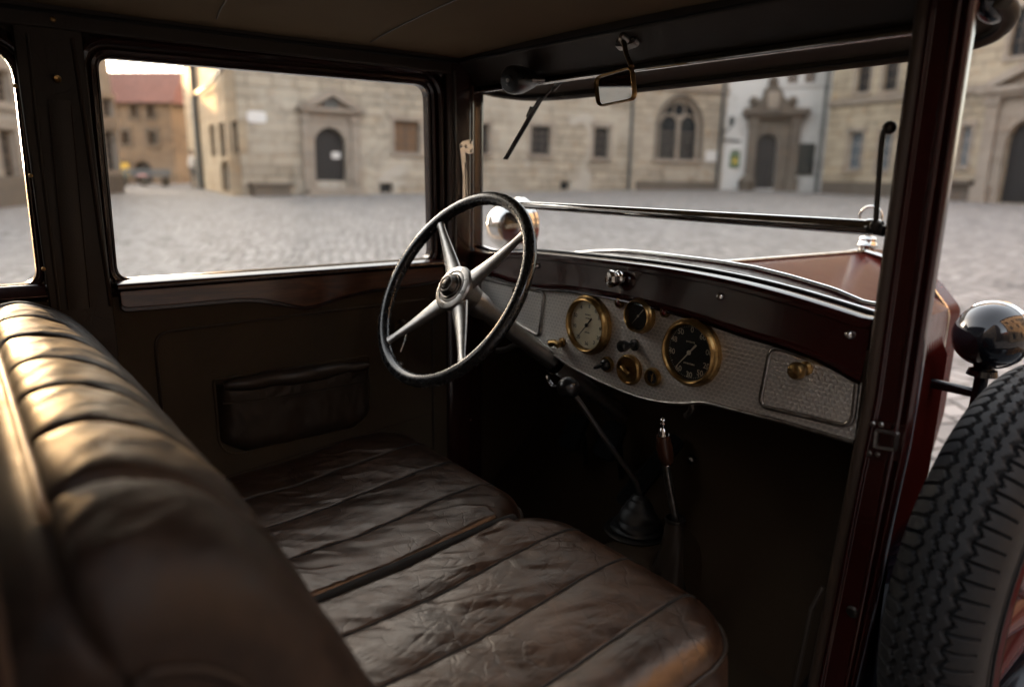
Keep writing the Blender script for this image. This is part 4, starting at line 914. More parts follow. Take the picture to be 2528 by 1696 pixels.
def tyre(a,b):
    th=2*math.pi*a; t=-1+2*b   # across, inner bead to outer bead
    ph=t*math.pi*.80
    w=TW*math.sin(ph)*1.0 if abs(ph)<math.pi/2 else TW*math.copysign(1,t)*(1-.12*(abs(ph)-math.pi/2)**2)
    k=math.cos(min(abs(ph),math.pi/2))
    if abs(ph)<math.pi/2: r=TR-.060*(1-k**.75)
    else: r=TR-.060-.062*(abs(ph)-math.pi/2)/(math.pi*.30)
    # tread : zig-zag grooves and notched shoulders
    s=w/TW; dep=0; tri=abs(((a*88)%1)-.5)*4-1
    if abs(s)<.74:
        for g0,am in ((-.46,.07),(-.15,.05),(.15,-.05),(.46,-.07)):
            dd=abs(s-(g0+am*tri)); dep=max(dep,min(1,max(0,(.040-dd)/.018)))
    fr_=0
    if .46<abs(s)<.93:
        edge=.5 if s>0 else .0
        dd=abs(((a*88+edge)%1)-.5); dep=max(dep,min(1,max(0,(.10-dd)/.06)))
    if abs(s)>.985 and abs(ph)<1.9: dep*=0
    r-=.0075*dep
    return (SPC.x+w,SPC.y+r*math.cos(th),SPC.z+r*math.sin(th))
MB().grid(88*16,90,tyre,closeu=True).build('tyre','tyre_rubber',sp,angle=42)
for rr_ in (.262,.282):
    MB().tube([(SPC.x+TW*.985,SPC.y+rr_*math.cos(t),SPC.z+rr_*math.sin(t)) for t in np.linspace(0,2*math.pi,90,endpoint=False)],.0022,6,closed=True).build('sidewall_rib','tyre_rubber',sp)
ox=SPC.x
MB().lathe([(.246,.052),(.250,.060),(.243,.068),(.234,.066),(.228,.052),(.222,.046),(.214,.046),(.208,.036),(.206,.0),(.206,-.05),(.245,-.06)],SPC,(1,0,0),96).build('wheel_rim','wheel_red',sp)
for rr_ in (.2395,.2115): MB().tube([(ox+(.0672 if rr_>.23 else .0462),SPC.y+rr_*math.cos(t),SPC.z+rr_*math.sin(t)) for t in np.linspace(0,2*math.pi,96,endpoint=False)],.0012,5,closed=True).build('coach_line','windlace',sp)
for k in range(10):
    th=2*math.pi*(k+.35)/10; d=V(0,math.cos(th),math.sin(th)); tg=V(0,-math.sin(th),math.cos(th)); L=[]
    for i in range(12):
        u=i/11; r=.060+.150*u; w=.027*(1-u)+.0125+.016*max(0,u-.72)/.28; tk=.017*(1-u)+.014
        L.append([SPC+d*r+tg*(w*math.cos(2*math.pi*j/14))+V(.018+.014*(1-u)+tk*math.sin(2*math.pi*j/14),0,0) for j in range(14)])
    MB().loops(L,True,True).build('spoke','wheel_red',sp,angle=60)
MB().lathe([(.075,-.04),(.078,.02),(.072,.05),(.055,.062),(.05,.08),(.035,.09),(0,.093)],SPC,(1,0,0),40).build('hub','wheel_red',sp)
MB().tube([SPC+V(-.08,-.05,-.05),SPC+V(-.12,-.05,-.10)],.02,10).build('spare_bracket','dark_iron',sp)
# ================================================================= THE SQUARE
class Facade:
    def __init__(s,name,label,cat,a,b,height,depth=8.0):
        a=np.array(a[:2],float); b=np.array(b[:2],float)
        s.a=a; s.L=float(np.linalg.norm(b-a)); s.u=(b-a)/s.L; s.n=np.array([-s.u[1],s.u[0]])   # n : into the building
        s.rz=math.atan2(s.u[1],s.u[0]); s.z0=min(G(*a),G(*b))-.05; s.H=height; s.dp=depth
        s.root=empty(name,label,cat,(a[0],a[1],s.z0),s.rz)
        s.open=[]
    def hit(s,px,py,off=0.0):
        d=ray(px,py); nn=np.array([s.n[0],s.n[1],0]); o=np.array([s.a[0],s.a[1],0])+nn*off
        t=((o-CAM)@nn)/(d@nn); q=CAM+t*d
        return float((q[:2]-s.a)@s.u),float(q[2]-s.z0)
    def rect(s,x0,y0,x1,y1):
        xm,ym=(x0+x1)/2,(y0+y1)/2
        return (s.hit(x0,ym)[0],s.hit(x1,ym)[0],s.hit(xm,y1)[1],s.hit(xm,y0)[1])
    def wall(s,mat,s0=None,s1=None,name='wall',back=True):
        s0=0 if s0 is None else s0; s1=s.L if s1 is None else s1
        ss=sorted({s0,s1,*[o[0] for o in s.open],*[o[1] for o in s.open]}); zs=sorted({0,s.H,*[o[2] for o in s.open],*[o[3] for o in s.open]})
        m=MB()
        for i in range(len(ss)-1):
            for j in range(len(zs)-1):
                cs,cz=(ss[i]+ss[i+1])/2,(zs[j]+zs[j+1])/2
                if cs<s0 or cs>s1 or any(o[0]<cs<o[1] and o[2]<cz<o[3] for o in s.open): continue
                m.add([(ss[i],0,zs[j]),(ss[i+1],0,zs[j]),(ss[i+1],0,zs[j+1]),(ss[i],0,zs[j+1])],[(0,1,2,3)])
        for o in s.open:
            a,b,c,d=o[:4]; r=.30; arch=o[4] if len(o)>4 else 0
            if arch:
                rad_=(b-a)/2; hgt=arch; n=14; zc=d-hgt
                arc=[((a+b)/2-rad_*math.cos(math.pi*k/n),zc+hgt*math.sin(math.pi*k/n)) for k in range(n+1)]
                for k in range(n):
                    p,q=arc[k],arc[k+1]
                    m.add([(p[0],0,p[1]),(q[0],0,q[1]),(q[0],0,d),(p[0],0,d)],[(0,1,2,3)])
                    m.add([(p[0],0,p[1]),(p[0],r,p[1]),(q[0],r,q[1]),(q[0],0,q[1])],[(0,1,2,3)])
                m.add([(a,0,c),(a,r,c),(a,r,zc),(a,0,zc)],[(0,1,2,3)]); m.add([(b,0,c),(b,0,zc),(b,r,zc),(b,r,c)],[(0,1,2,3)])
            else:
                m.add([(a,0,c),(a,r,c),(a,r,d),(a,0,d)],[(0,1,2,3)]); m.add([(b,0,c),(b,0,d),(b,r,d),(b,r,c)],[(0,1,2,3)]); m.add([(a,0,d),(a,r,d),(b,r,d),(b,0,d)],[(0,1,2,3)])
            m.add([(a,0,c),(b,0,c),(b,r,c),(a,r,c)],[(0,1,2,3)])
        if back:
            D_=s.dp; H=s.H
            m.add([(s0,0,0),(s0,D_,0),(s0,D_,H),(s0,0,H),(s1,0,0),(s1,D_,0),(s1,D_,H),(s1,0,H)],[(0,3,2,1),(4,5,6,7),(1,2,6,5),(3,7,6,2)])
        return m.build(name,mat,s.root,smooth=False)
    def window(s,x0,y0,x1,y1,pane='window_pane',frame='window_timber',cols=2,rows=2,arch=0,name='window',sur='dressed_stone',label=None,sill=True):
        a,b,c,d=s.rect(x0,y0,x1,y1); ah=arch*(b-a)/2
        s.open.append((a,b,c,d,ah) if arch else (a,b,c,d))
        w=MB(); t=.055; y=.17
        w.box(a,a+t,y,y+.06,c,d-ah); w.box(b-t,b,y,y+.06,c,d-ah); w.box(a+t,b-t,y,y+.06,c,c+t)
        if not arch: w.box(a+t,b-t,y,y+.06,d-t,d)
        for k in range(1,cols):
            q=a+(b-a)*k/cols; w.box(q-.025,q+.025,y+.004,y+.05,c+t,d-(t if not arch else .0))
        for k in range(1,rows):
            q=c+(d-ah*.6-c)*k/rows; w.box(a+t,b-t,y+.008,y+.046,q-.022,q+.022)
        o=w.build(name,frame,s.root,label,smooth=False)
        m=MB(); m.add([(a,.215,c),(b,.215,c),(b,.215,d),(a,.215,d)],[(0,1,2,3)]); m.build('pane',pane,o,smooth=False)
        if sill:
            m=MB(); m.box(a-.14,b+.14,-.10,.12,c-.16,c); 
            if not arch:
                m.box(a-.17,a-.003,-.035,.10,c+.002,d); m.box(b+.003,b+.17,-.035,.10,c+.002,d); m.box(a-.22,b+.22,-.05,.10,d+.002,d+.22)
            m.build('surround',sur,o,smooth=False)
        return (a,b,c,d)
    def box(s,name,mat,a,b,c,d,y0,y1,parent=None,bevel=0.0,label=None):
        return MB().box(a,b,y0,y1,c,d).build(name,mat,parent or s.root,label,smooth=False,bevel=bevel)
    def arched_door(s,x0,y0,x1,y1,archf=1.0,mat='door_timber',name='door',label=None,planks=7):
        a,b,c,d=s.rect(x0,y0,x1,y1); ah=(b-a)/2*archf; s.open.append((a,b,c,d,ah)); n=16
        arc=[((a+b)/2+(b-a)/2*math.cos(math.pi*k/n),d-ah+ah*math.sin(math.pi*k/n)) for k in range(n+1)]
        m=MB().prism([(a,c),(b,c)]+arc,lambda p,q,dd:(p,dd,q),.20,.28)
        for k in range(1,planks): 
            q=a+(b-a)*k/planks; m.box(q-.012,q+.012,.185,.199,c+.02,d-ah*.55)
        for q in (c+.35,c+(d-c)*.55): m.box(a+.05,b-.05,.178,.198,q-.04,q+.04)
        o=m.build(name,mat,s.root,label,smooth=False); return a,b,c,d,o
# --- ground
g0=np.array([[x,y] for x in np.linspace(-130,90,56) for y in np.linspace(-70,140,56)])
gm_=MB().grid(56,56,lambda a,b:(-130+220*a,-70+210*b,G(-130+220*a,-70+210*b)))
go=gm_.build('cobbled_square','cobblestone'); go['kind']='structure'; go['label']='worn grey cobblestone square'

P_A0=gnd(555,447); P_A1=gnd(1440,434.5); P_B1=gnd(1644,433.5); P_C1=gnd(1862,438); P_D0=gnd(1872,441); P_D1=gnd(2337,468)
print('facade pts',P_A0,P_A1,P_B1,P_C1,P_D0,P_D1)
# --- stone hall
ha=Facade('stone_hall','long patched sandstone hall with a pedimented arched doorway and small barred windows','building',P_A0,P_A1,15.0,10)
a,b,c,d,dr=ha.arched_door(718,292,788,413,label='dark timber door with round top and a white notice')
q=ha.hit(770,355); ha.box('notice','sign_white',q[0]-.18,q[0]+.18,q[1]-.13,q[1]+.13,.165,.178,dr)
for (x0,y0,x1,y1,pn_) in [(900,276,958,349,'curtain_orange'),(1060,282,1116,350,'window_pane'),(1212,288,1257,353,'window_pane'),(1355,291,1391,361,'window_pane')]:
    ha.window(x0,y0,x1,y1,pane=pn_,cols=3 if pn_!='curtain_orange' else 2,rows=4)
for px,py in [(882,430),(1290,424),(640,436)]:
    s_,z_=ha.hit(px,py); ha.open.append((s_-.32,s_+.32,max(.08,z_-.2),max(.08,z_-.2)+.42)); MB().add([(s_-.32,.25,.05),(s_+.32,.25,.05),(s_+.32,.25,1.2),(s_-.32,.25,1.2)],[(0,1,2,3)]).build('cellar_vent','window_pane',ha.root,smooth=False)
ha.wall('hall_stone')
# portal : jambs, entablature, pediment, steps
j0=ha.hit(692,330)[0]; j1=ha.hit(816,330)[0]; zb_=ha.hit(753,262)[1]; zt_=ha.hit(753,249)[1]; zap=ha.hit(752,203)[1]; e0=ha.hit(676,250)[0]; e1=ha.hit(828,250)[0]
pm=MB(); n=16; ah=(b-a)/2; cxx=(a+b)/2
arc=[(cxx+(b-a+.02)/2*math.cos(math.pi*k/n),d-ah+ah*math.sin(math.pi*k/n)) for k in range(n+1)]
for k in range(n):
    p,q=arc[k],arc[k+1]; pm.add([(p[0],-.10,p[1]),(q[0],-.10,q[1]),(q[0],-.10,zb_),(p[0],-.10,zb_)],[(0,1,2,3)]); pm.add([(p[0],-.10,p[1]),(q[0],-.10,q[1]),(q[0],.02,q[1]),(p[0],.02,p[1])],[(0,1,2,3)])
pm.box(j0,a-.01,-.101,.02,0,zb_); pm.box(b+.01,j1,-.101,.02,0,zb_)
pm.box(j0-.06,a-.25,-.19,-.104,.0,zb_-.3); pm.box(b+.25,j1+.06,-.19,-.104,.0,zb_-.3); pm.box(j0-.12,a-.2,-.23,-.106,zb_-.3,zb_-.06); pm.box(b+.2,j1+.12,-.23,-.106,zb_-.3,zb_-.06)
po_=pm.build('portal','dressed_stone',ha.root,smooth=False)
pm=MB().box(e0+.12,e1-.12,-.26,.0,zb_,zb_+(zt_-zb_)*.45).box(e0,e1,-.36,0,zb_+(zt_-zb_)*.45,zt_)
am_=(e0+e1)/2
pm.prism([(e0+.3,zt_),(e1-.3,zt_),(am_,zap-.35)],lambda p,q,dd:(p,dd,q),-.10,0)
for s0,s1 in ((e0-.05,am_),(e1+.05,am_)):
    dz=.30; pm.prism([(s0,zt_+.003),(s0+(.55 if s1>s0 else -.55),zt_+.003),(am_,zap-dz),(am_,zap)],lambda p,q,dd:(p,dd,q),-.38 if s1>s0 else -.377,-.02)
pm.build('pediment','dressed_stone',po_,smooth=False)
s_,z_=ha.hit(752,234); MB().prism([(s_-.28,z_-.32),(s_+.28,z_-.32),(s_+.34,z_+.1),(s_,z_+.42),(s_-.34,z_+.1)],lambda p,q,dd:(p,dd,q),-.17,-.103).build('carved_crest','zinc_pipe',po_,smooth=False)
w_=(j1-j0)/2; MB().box(cxx-w_*1.12,cxx+w_*1.12,-1.0,-.24,0,.17).box(cxx-w_*.95,cxx+w_*.95,-.66,-.236,.172,.34).build('steps','dressed_stone',ha.root,smooth=False,bevel=.02)
x0,z0=ha.hit(572,435); x1,_=ha.hit(655,435); MB().box(x0,x1,-.62,-.02,.0,.42).box(x0-.1,x1+.1,-.72,-.01,.422,.56).build('stone_bench','dark_stone',ha.root,smooth=False,bevel=.03)
s_,z_=ha.hit(585,268); MB().prism(rounded([(s_-.36,z_-.22),(s_+.36,z_-.22),(s_+.36,z_+.22),(s_-.36,z_+.22)],.16,4),lambda p,q,dd:(p,dd,q),-.08,.0).build('wall_plaque','sign_white',ha.root)
def pipe(f,px,y0,y1,r=.07):
    s_=f.hit(px,(y0+y1)/2)[0]; m=MB().tube([(s_,-.13,f.H*.98),(s_,-.13,.02)],r,10)
    for z in np.arange(1.2,f.H,2.2): m.lathe([(r*1.05,-.05),(r*1.35,-.04),(r*1.35,.04),(r*1.05,.05)],(s_,-.13,z),(0,0,1),12)
    m.build('downpipe','zinc_pipe',f.root)
pipe(ha,1437,200,430,.075)
# --- chapel bay with the traceried window
cb=Facade('chapel_bay','sandstone chapel wall with one tall traceried gothic window','building',P_A1+np.array([.004,.004,0]),P_B1,15.0,9)
A_,B_,C_,D2=cb.rect(1506,228,1594,363)
cb.open.append((A_,B_,C_,D2,(B_-A_)/2*1.12))
cb.wall('chapel_stone')
mid=(A_+B_)/2; hw=(B_-A_)/2; zsp=D2-hw*1.12
gw=MB()
def archpts(c,r,z,n=14,h=1.0): return [(c+r*math.cos(math.pi*k/n),z+r*h*math.sin(math.pi*k/n)) for k in range(n+1)]
gw.tube([(p,.10,q) for p,q in [(B_,C_)]+archpts(mid,hw,zsp,18,1.12)+[(A_,C_)]],.075,8)
for sgn in (-1,1):
    cc=mid+sgn*hw*.5; gw.tube([(p,.12,q) for p,q in archpts(cc,hw*.5-.02,zsp-.05,12,1.15)],.055,8)
gw.box(mid-.085,mid+.085,.06,.20,C_,zsp+hw*.42)
gw.tube([(mid+hw*.30*math.cos(t),.12,zsp+hw*.72+hw*.30*math.sin(t)) for t in np.linspace(0,2*math.pi,20,endpoint=False)],.05,8,closed=True)
for k in range(1,6): gw.box(A_,B_,.165,.185,C_+(zsp-C_)*k/6-.015,C_+(zsp-C_)*k/6+.015)
gwo=gw.build('gothic_window','dressed_stone',cb.root)
MB().add([(A_,.215,C_),(B_,.215,C_),(B_,.215,D2),(A_,.215,D2)],[(0,1,2,3)]).build('pane','window_pane',gwo,smooth=False)
hm_=[(B_+.17,C_)]+archpts(mid,hw+.17,zsp,18,1.12)+[(A_-.17,C_)]
MB().tube([(p,-.01,q) for p,q in hm_],.13,8).build('hood_mould','dark_stone',gwo)
MB().box(A_-.35,B_+.35,-.16,.1,C_-.22,C_-.003).build('sill','dressed_stone',gwo,smooth=False)
cb.box('string_course','dressed_stone',0,cb.L,cb.hit(1540,206)[1],cb.hit(1540,206)[1]+.3,-.14,0)
cb.box('plinth','dark_stone',0.3,cb.L-.3,0,.55,-.16,-.003)
pipe(cb,1641,200,430,.085)
s_,z_=cb.hit(1622,357); cb.box('wall_plaque','sign_white',s_-.35,s_+.35,z_-.3,z_+.3,-.05,0)
# --- white house
wh=Facade('white_house','white plastered house with a dark carved stone portal crowned by a scrolled gable','building',P_B1+np.array([.004,.006,0]),P_C1+(P_C1-P_B1)*.5,15.0,9)
a,b,c,d,dr=wh.arched_door(1724,306,1770,431,label='tall dark arched door in carved stone portal')
for r_ in ((1797,168,1822,192),(1838,160,1864,190)): wh.window(*r_,frame='window_white',sur='white_plaster')
wh.wall('white_plaster')
pm=MB(); n=16; ah=(b-a)/2; cxx=(a+b)/2; j0=wh.hit(1705,350)[0]; j1=wh.hit(1818,350)[0]; zb_=wh.hit(1762,272)[1]; zt_=wh.hit(1762,250)[1]
arc=[(cxx+(b-a+.02)/2*math.cos(math.pi*k/n),d-ah+ah*math.sin(math.pi*k/n)) for k in range(n+1)]
for k in range(n):
    p,q=arc[k],arc[k+1]; pm.add([(p[0],-.12,p[1]),(q[0],-.12,q[1]),(q[0],-.12,zb_),(p[0],-.12,zb_)],[(0,1,2,3)]); pm.add([(p[0],-.12,p[1]),(q[0],-.12,q[1]),(q[0],.02,q[1]),(p[0],.02,p[1])],[(0,1,2,3)])
pm.box(j0,a-.01,-.121,.02,0,zb_); pm.box(b+.01,j1,-.121,.02,0,zb_)
pm.box(j0-.05,j0+.42,-.36,-.124,0,zb_-.35); pm.box(j1-.42,j1+.05,-.36,-.124,0,zb_-.35)
pm.box(j0-.15,j0+.52,-.44,-.126,0,.75); pm.box(j1-.52,j1+.15,-.44,-.126,0,.75); pm.box(j0-.12,j0+.48,-.42,-.128,zb_-.35,zb_); pm.box(j1-.48,j1+.12,-.42,-.128,zb_-.35,zb_)
pw=pm.build('portal','dark_stone',wh.root,smooth=False)
pm=MB().box(j0-.2,j1+.2,-.46,0,zb_+.003,zb_+(zt_-zb_)*.4).box(j0-.42,j1+.42,-.66,0,zb_+(zt_-zb_)*.4,zt_)
pm.build('entablature','dark_stone',pw,smooth=False)
G2=lambda px,py: wh.hit(px,py)
gp_=[G2(*p) for p in [(1713,249),(1814,249),(1814,236),(1808,228),(1796,230),(1788,222),(1784,205),(1776,200),(1774,188),(1764,180),(1754,188),(1752,200),(1744,205),(1740,222),(1732,230),(1720,228),(1713,236)]]
MB().prism(gp_,lambda p,q,dd:(p,dd,q),-.34,-.003).build('scrolled_gable','dark_stone',pw,smooth=False,bevel=.04)
for px,py in [(1719,232),(1808,232),(1764,185)]:
    s_,z_=G2(px,py); MB().ball((s_,-.30,z_),.24,16).build('scroll','dark_stone',pw)
s_,z_=G2(1764,228); MB().prism(rounded([(s_-.3,z_-.5),(s_+.3,z_-.5),(s_+.3,z_+.4),(s_-.3,z_+.4)],.12,3),lambda p,q,dd:(p,dd,q),-.44,-.343).build('carved_panel','dressed_stone',pw,bevel=.03)
s_,z_=G2(1668,278); lp=MB().tube([(s_-.35,0,z_-.75),(s_-.3,-.3,z_-.55),(s_-.1,-.7,z_-.45),(s_,-.75,z_-.28)],.03,8).build('wall_lamp','dark_iron',wh.root)
MB().lathe([(.06,-.3),(.13,-.25),(.17,.05),(.20,.07),(.12,.16),(.03,.22),(.02,.27)],(s_,-.75,z_),(0,0,1),12).build('lantern','zinc_pipe',lp)
for px,py,w_,h_,mt,nm in [(1677,345,.32,.20,'sign_white','notice_plate'),(1677,362,.26,.50,'sign_green','poster'),(1839,364,.42,.85,'sign_dark','display_case')]:
    s_,z_=G2(px,py); wh.box(nm,mt,s_-w_,s_+w_,z_-h_,z_+h_,-.09,.0,bevel=.015)
s_,z_=G2(1677,366); wh.box('poster_patch','sign_yellow',s_-.1,s_+.09,z_-.2,z_+.12,-.094,-.0905)
s0_,z_=G2(1648,320); s1_,_=G2(1690,320); MB().tube([(s0_,-.08,z_),(s1_,-.08,z_-.05)],.06,8).build('sign_arm','zinc_pipe',wh.root)
s_,z_=G2(1697,425); MB().lathe([(.0,0),(.32,0),(.40,.5),(.44,.55),(.36,.57),(.2,.8),(0,.9)],(s_,-.8,.03),(0,0,1),18).build('planter','dark_stone',wh.root)
# --- right hand stone house
rh=Facade('tall_stone_house','yellowish sandstone house with two window rows and a pedimented gateway at right','building',P_D0,P_D0+(P_D1-P_D0)*1.55,17.0,9)
for r_ in [(1936,302,1966,386),(2006,303,2032,388),(2190,288,2213,380)]: rh.window(*r_,pane='window_pane_pale',frame='window_white',rows=3)
for r_ in [(1956,140,1987,211),(2017,128,2050,207),(2308,18,2352,128)]: rh.window(*r_,rows=3)
a,b,c,d,dr=rh.arched_door(2292,268,2404,466,label='wide dark timber gate under arch')
rh.wall('right_stone')
pm=MB(); n=16; ah=(b-a)/2; cxx=(a+b)/2; j0=rh.hit(2248,330)[0]; j1=2*cxx-j0; zb_=rh.hit(2300,222)[1]; zt_=rh.hit(2300,200)[1]; zap=zt_+(cxx-j0)*.55
arc=[(cxx+(b-a+.02)/2*math.cos(math.pi*k/n),d-ah+ah*math.sin(math.pi*k/n)) for k in range(n+1)]
for k in range(n):
    p,q=arc[k],arc[k+1]; pm.add([(p[0],-.12,p[1]),(q[0],-.12,q[1]),(q[0],-.12,zb_),(p[0],-.12,zb_)],[(0,1,2,3)]); pm.add([(p[0],-.12,p[1]),(q[0],-.12,q[1]),(q[0],.02,q[1]),(p[0],.02,p[1])],[(0,1,2,3)])
pm.box(j0,a-.01,-.121,.02,0,zb_); pm.box(b+.01,j1,-.121,.02,0,zb_)
for s0 in (j0,j1-.5): pm.box(s0,s0+.5,-.30,-.124,0,zb_-.3); pm.box(s0-.1,s0+.6,-.40,-.126,0,.8); pm.box(s0-.08,s0+.58,-.38,-.128,zb_-.3,zb_)
for k in range(8): pm.box(a-.40,a-.02,-.16,-.123,.85+k*.36,1.1+k*.36)
pr=pm.build('portal','dressed_stone',rh.root,smooth=False)
pm=MB().box(j0-.15,j1+.15,-.42,0,zb_+.003,zb_+(zt_-zb_)*.5).box(j0-.4,j1+.4,-.58,0,zb_+(zt_-zb_)*.5,zt_)
pm.prism([(j0,zt_+.002),(j1,zt_+.002),(cxx,zap-.3)],lambda p,q,dd:(p,dd,q),-.15,0)
for s0,sg in ((j0-.42,1),(j1+.42,-1)): pm.prism([(s0,zt_+.004),(s0+.7*sg,zt_+.004),(cxx,zap-.36),(cxx,zap)],lambda p,q,dd:(p,dd,q),-.60 if sg>0 else -.597,-.02)
pm.build('pediment','dressed_stone',pr,smooth=False)
zc_=rh.hit(1960,232)[1]; rh.box('string_course','dressed_stone',0,rh.L,zc_-.12,zc_+.16,-.12,0)
rh.box('plinth','dark_stone',0.1,j0-.15,0,.9,-.10,-.003)
rh.box('kerb_stone','dark_stone',j0-2.0,j0-.2,.902,1.08,-.34,-.0035)
pipe(rh,1879,200,430,.09)
# --- corner house catching the sun, seen beyond the hall's left end
C1=P_A0[:2]+np.array([-.06,-.42]); 
dA=ray(437,430); dA=dA[:2]/np.linalg.norm(dA[:2]); C0=CAM[:2]+dA*41.5
co=Facade('corner_house','tall narrow-windowed stone house catching warm light beside the hall','building',C0,C1,15.0,.4)
for r_ in [(479,284,491,358),(500,280,514,360),(528,276,544,352)]: co.window(*r_,cols=1,rows=3,sill=False)
for r_ in [(505,366,524,437)]:
    a,b,c,d,_=co.arched_door(*r_,archf=.35,planks=3)
co.wall('lit_stone')
pipe(co,455,150,430,.14)
p0=co.hit(460,215); p1=co.hit(520,158); MB().tube([(p0[0],-.2,p0[1]),((p0[0]+p1[0])/2,-.22,(p0[1]+p1[1])/2-.15),(p1[0],-.2,p1[1])],.07,8).build('strut_shadow','zinc_pipe',co.root)  # dark tube in place of a strut's diagonal shadow
# --- alley : brick house, red roofed house, grey house at left edge
def at_d(px,py,dist):
    d=ray(px,py); h=d[:2]/np.linalg.norm(d[:2]); return CAM[:2]+h*dist
bh=Facade('brick_house','brown masonry house with hipped red tile roof at the far end of the alley','building',at_d(262,420,46),at_d(404,420,44),1,7)
bh.H=bh.hit(335,236)[1]
for r_ in [(299,240,314,268),(336,240,352,270),(339,300,360,330),(278,300,296,330)]: bh.window(*r_,sill=True,cols=2,rows=2,sur='dark_stone')
a,b,c,d,_=bh.arched_door(308,368,347,421,archf=.9,planks=5)
bh.wall('brick_masonry',s0=-8)  # wall run on unseen to the left to keep sun off the ground
e0,ez=-.4,bh.H; e1=bh.L+.4; rz=bh.hit(300,166)[1]; r1=bh.hit(331,166)[0]
m=MB().add([(e0-8,-.45,ez),(e1,-.45,ez),(e1,7.4,ez),(e0-8,7.4,ez),(e0-8,3.4,rz+.5),(r1+.2,3.4,rz+.5)],[(0,1,5,4),(1,2,5),(2,3,4,5),(3,0,4),(0,3,2,1)])
m.build('roof','roof_tile_red',bh.root,smooth=False)
s_=bh.hit(372,195)[0]; zt=bh.hit(372,188)[1]; MB().box(s_-.35,s_+.35,2.6,3.4,ez,zt).box(s_-.42,s_+.42,2.5,3.5,zt-.25,zt-.05).build('chimney','brick_masonry',bh.root,smooth=False)
s_,z_=bh.hit(293,390); MB().box(s_-.55,s_+.55,-.75,-.68,z_-.35,z_+.4).build('hanging_sign','sign_yellow',bh.root,bevel=.02)
MB().box(s_-.5,s_+.5,-.765,-.7505,z_-.33,z_-.1).build('sign_panel','sign_green',bpy.data.objects['hanging_sign'],smooth=False)
MB().tube([(s_,0,z_+.5),(s_,-.75,z_+.45)],.03,6).build('sign_bracket','dark_iron',bpy.data.objects['hanging_sign'])
MB().box(-7,-2.6,.3,2.6,0,9.4).build('unseen_sun_block','brick_masonry',bh.root,smooth=False)  # unseen block added behind the grey house to shade the ground
rr2=Facade('red_roofed_house','small ochre house with bright red tile roof down the alley','building',at_d(380,420,56),at_d(446,420,58),1,7)
rr2.H=rr2.hit(415,292)[1]
for r_ in [(412,318,420,345),(424,300,430,330)]: rr2.window(*r_,cols=1,rows=2,sill=False)
rr2.wall('brick_masonry'); 
zr=rr2.hit(415,202)[1]
MB().add([(-1.2,-.5,rr2.H),(rr2.L+1,-.5,rr2.H),(rr2.L+1,5,zr+.55),(-1.2,5,zr+.55),(rr2.L+1,10,rr2.H),(-1.2,10,rr2.H)],[(0,1,2,3),(3,2,4,5),(0,3,5),(1,4,2)]).build('roof','roof_tile_orange',rr2.root,smooth=False)
s_,z_=rr2.hit(421,262); dm=MB().box(s_-.9,s_+.9,.0,2.5,z_-.8,z_+.4).build('dormer','brick_masonry',rr2.root,smooth=False)
MB().prism([(s_-1.2,z_+.38),(s_+1.2,z_+.38),(s_,z_+1.3)],lambda p,q,dd:(p,dd,q),-.25,3.0).build('dormer_roof','roof_tile_orange',dm,smooth=False)
MB().box(s_-.45,s_+.45,-.03,.05,z_-.6,z_+.2).build('dormer_window','window_pane',dm,smooth=False)
gh=Facade('grey_house','weathered grey plaster house at the left edge with shuttered windows and a bracketed eave','building',at_d(-14,455,24.5),at_d(278,432,34),6.9,2.75)
for r_ in [(2,296,40,418),(232,225,258,268),(240,300,266,390),(-10,160,22,235)]: gh.window(*r_,cols=2,rows=4,sur='dressed_stone')
gh.wall('grey_plaster')
gh.box('string_course','dressed_stone',0,gh.L,gh.hit(250,285)[1]-.1,gh.hit(250,285)[1]+.12,-.12,0)
gh.box('plinth','dark_stone',0,gh.L,0,.9,-.12,-.003)
gL=gh.L
MB().add([(-.2,-.75,6.9),(gL+.6,-.75,6.9),(gL+.6,2.8,6.9),(-.2,2.8,6.9),(-.2,1.1,8.9),(gL-2.5,1.1,8.9)],[(0,1,5,4),(1,2,5),(2,3,4,5),(3,0,4),(0,3,2,1)]).build('roof','roof_tile_red',gh.root,smooth=False)
m=MB()
for k in range(9): m.box(.3+k*gh.L/9,.5+k*gh.L/9,-.6,0,6.72,6.895)
m.build('eave_brackets','window_timber',gh.root,smooth=False)
# --- rows closing the square out of view : added for reflections and to block and shape the light
def row(name,label,a,b,h,mat,dep,roofm,every=3.2):
    f=Facade(name,label,'building',a,b,h,dep); f.z0=G(*a)-.3; n=int(f.L/every)
    for fl_ in range(int(h/3.4)):
        for k in range(n):
            s0=(k+.5)*f.L/n; f.open.append((s0-.5,s0+.5,1.1+fl_*3.3,2.9+fl_*3.3))
    f.wall(mat); m=MB()
    m.add([(0,.27,0),(f.L,.27,0),(f.L,.27,h),(0,.27,h)],[(0,1,2,3)]); m.build('window_pane','window_pane',f.root,smooth=False)
    MB().add([(-.3,-.6,h),(f.L+.3,-.6,h),(f.L+.3,dep+.5,h),(-.3,dep+.5,h),(-.3,dep/2,h+4),(f.L+.3,dep/2,h+4)],[(0,1,5,4),(2,3,4,5),(1,2,5),(3,0,4),(0,3,2,1)]).build('roof',roofm,f.root,smooth=False)
    return f
row('sunlit_row','long row of houses across the square, reflected in the black headlamp',(8.2,40),(7.1,2.4),12.5,'brick_masonry',8,'roof_tile_red')
row('gap_blocking_row','unseen dark stone house added to block the bright gap right of the car',(24,12),(24,-9),9,'dark_stone',6,'roof_tile_red')  # added out of view to cover the bright sky in the gap
row('unseen_row','plain row of houses behind the open door, mirrored in the chrome lamp',(7.0,-2.6),(6.5,-30),12.5,'dark_stone',8,'roof_tile_red')
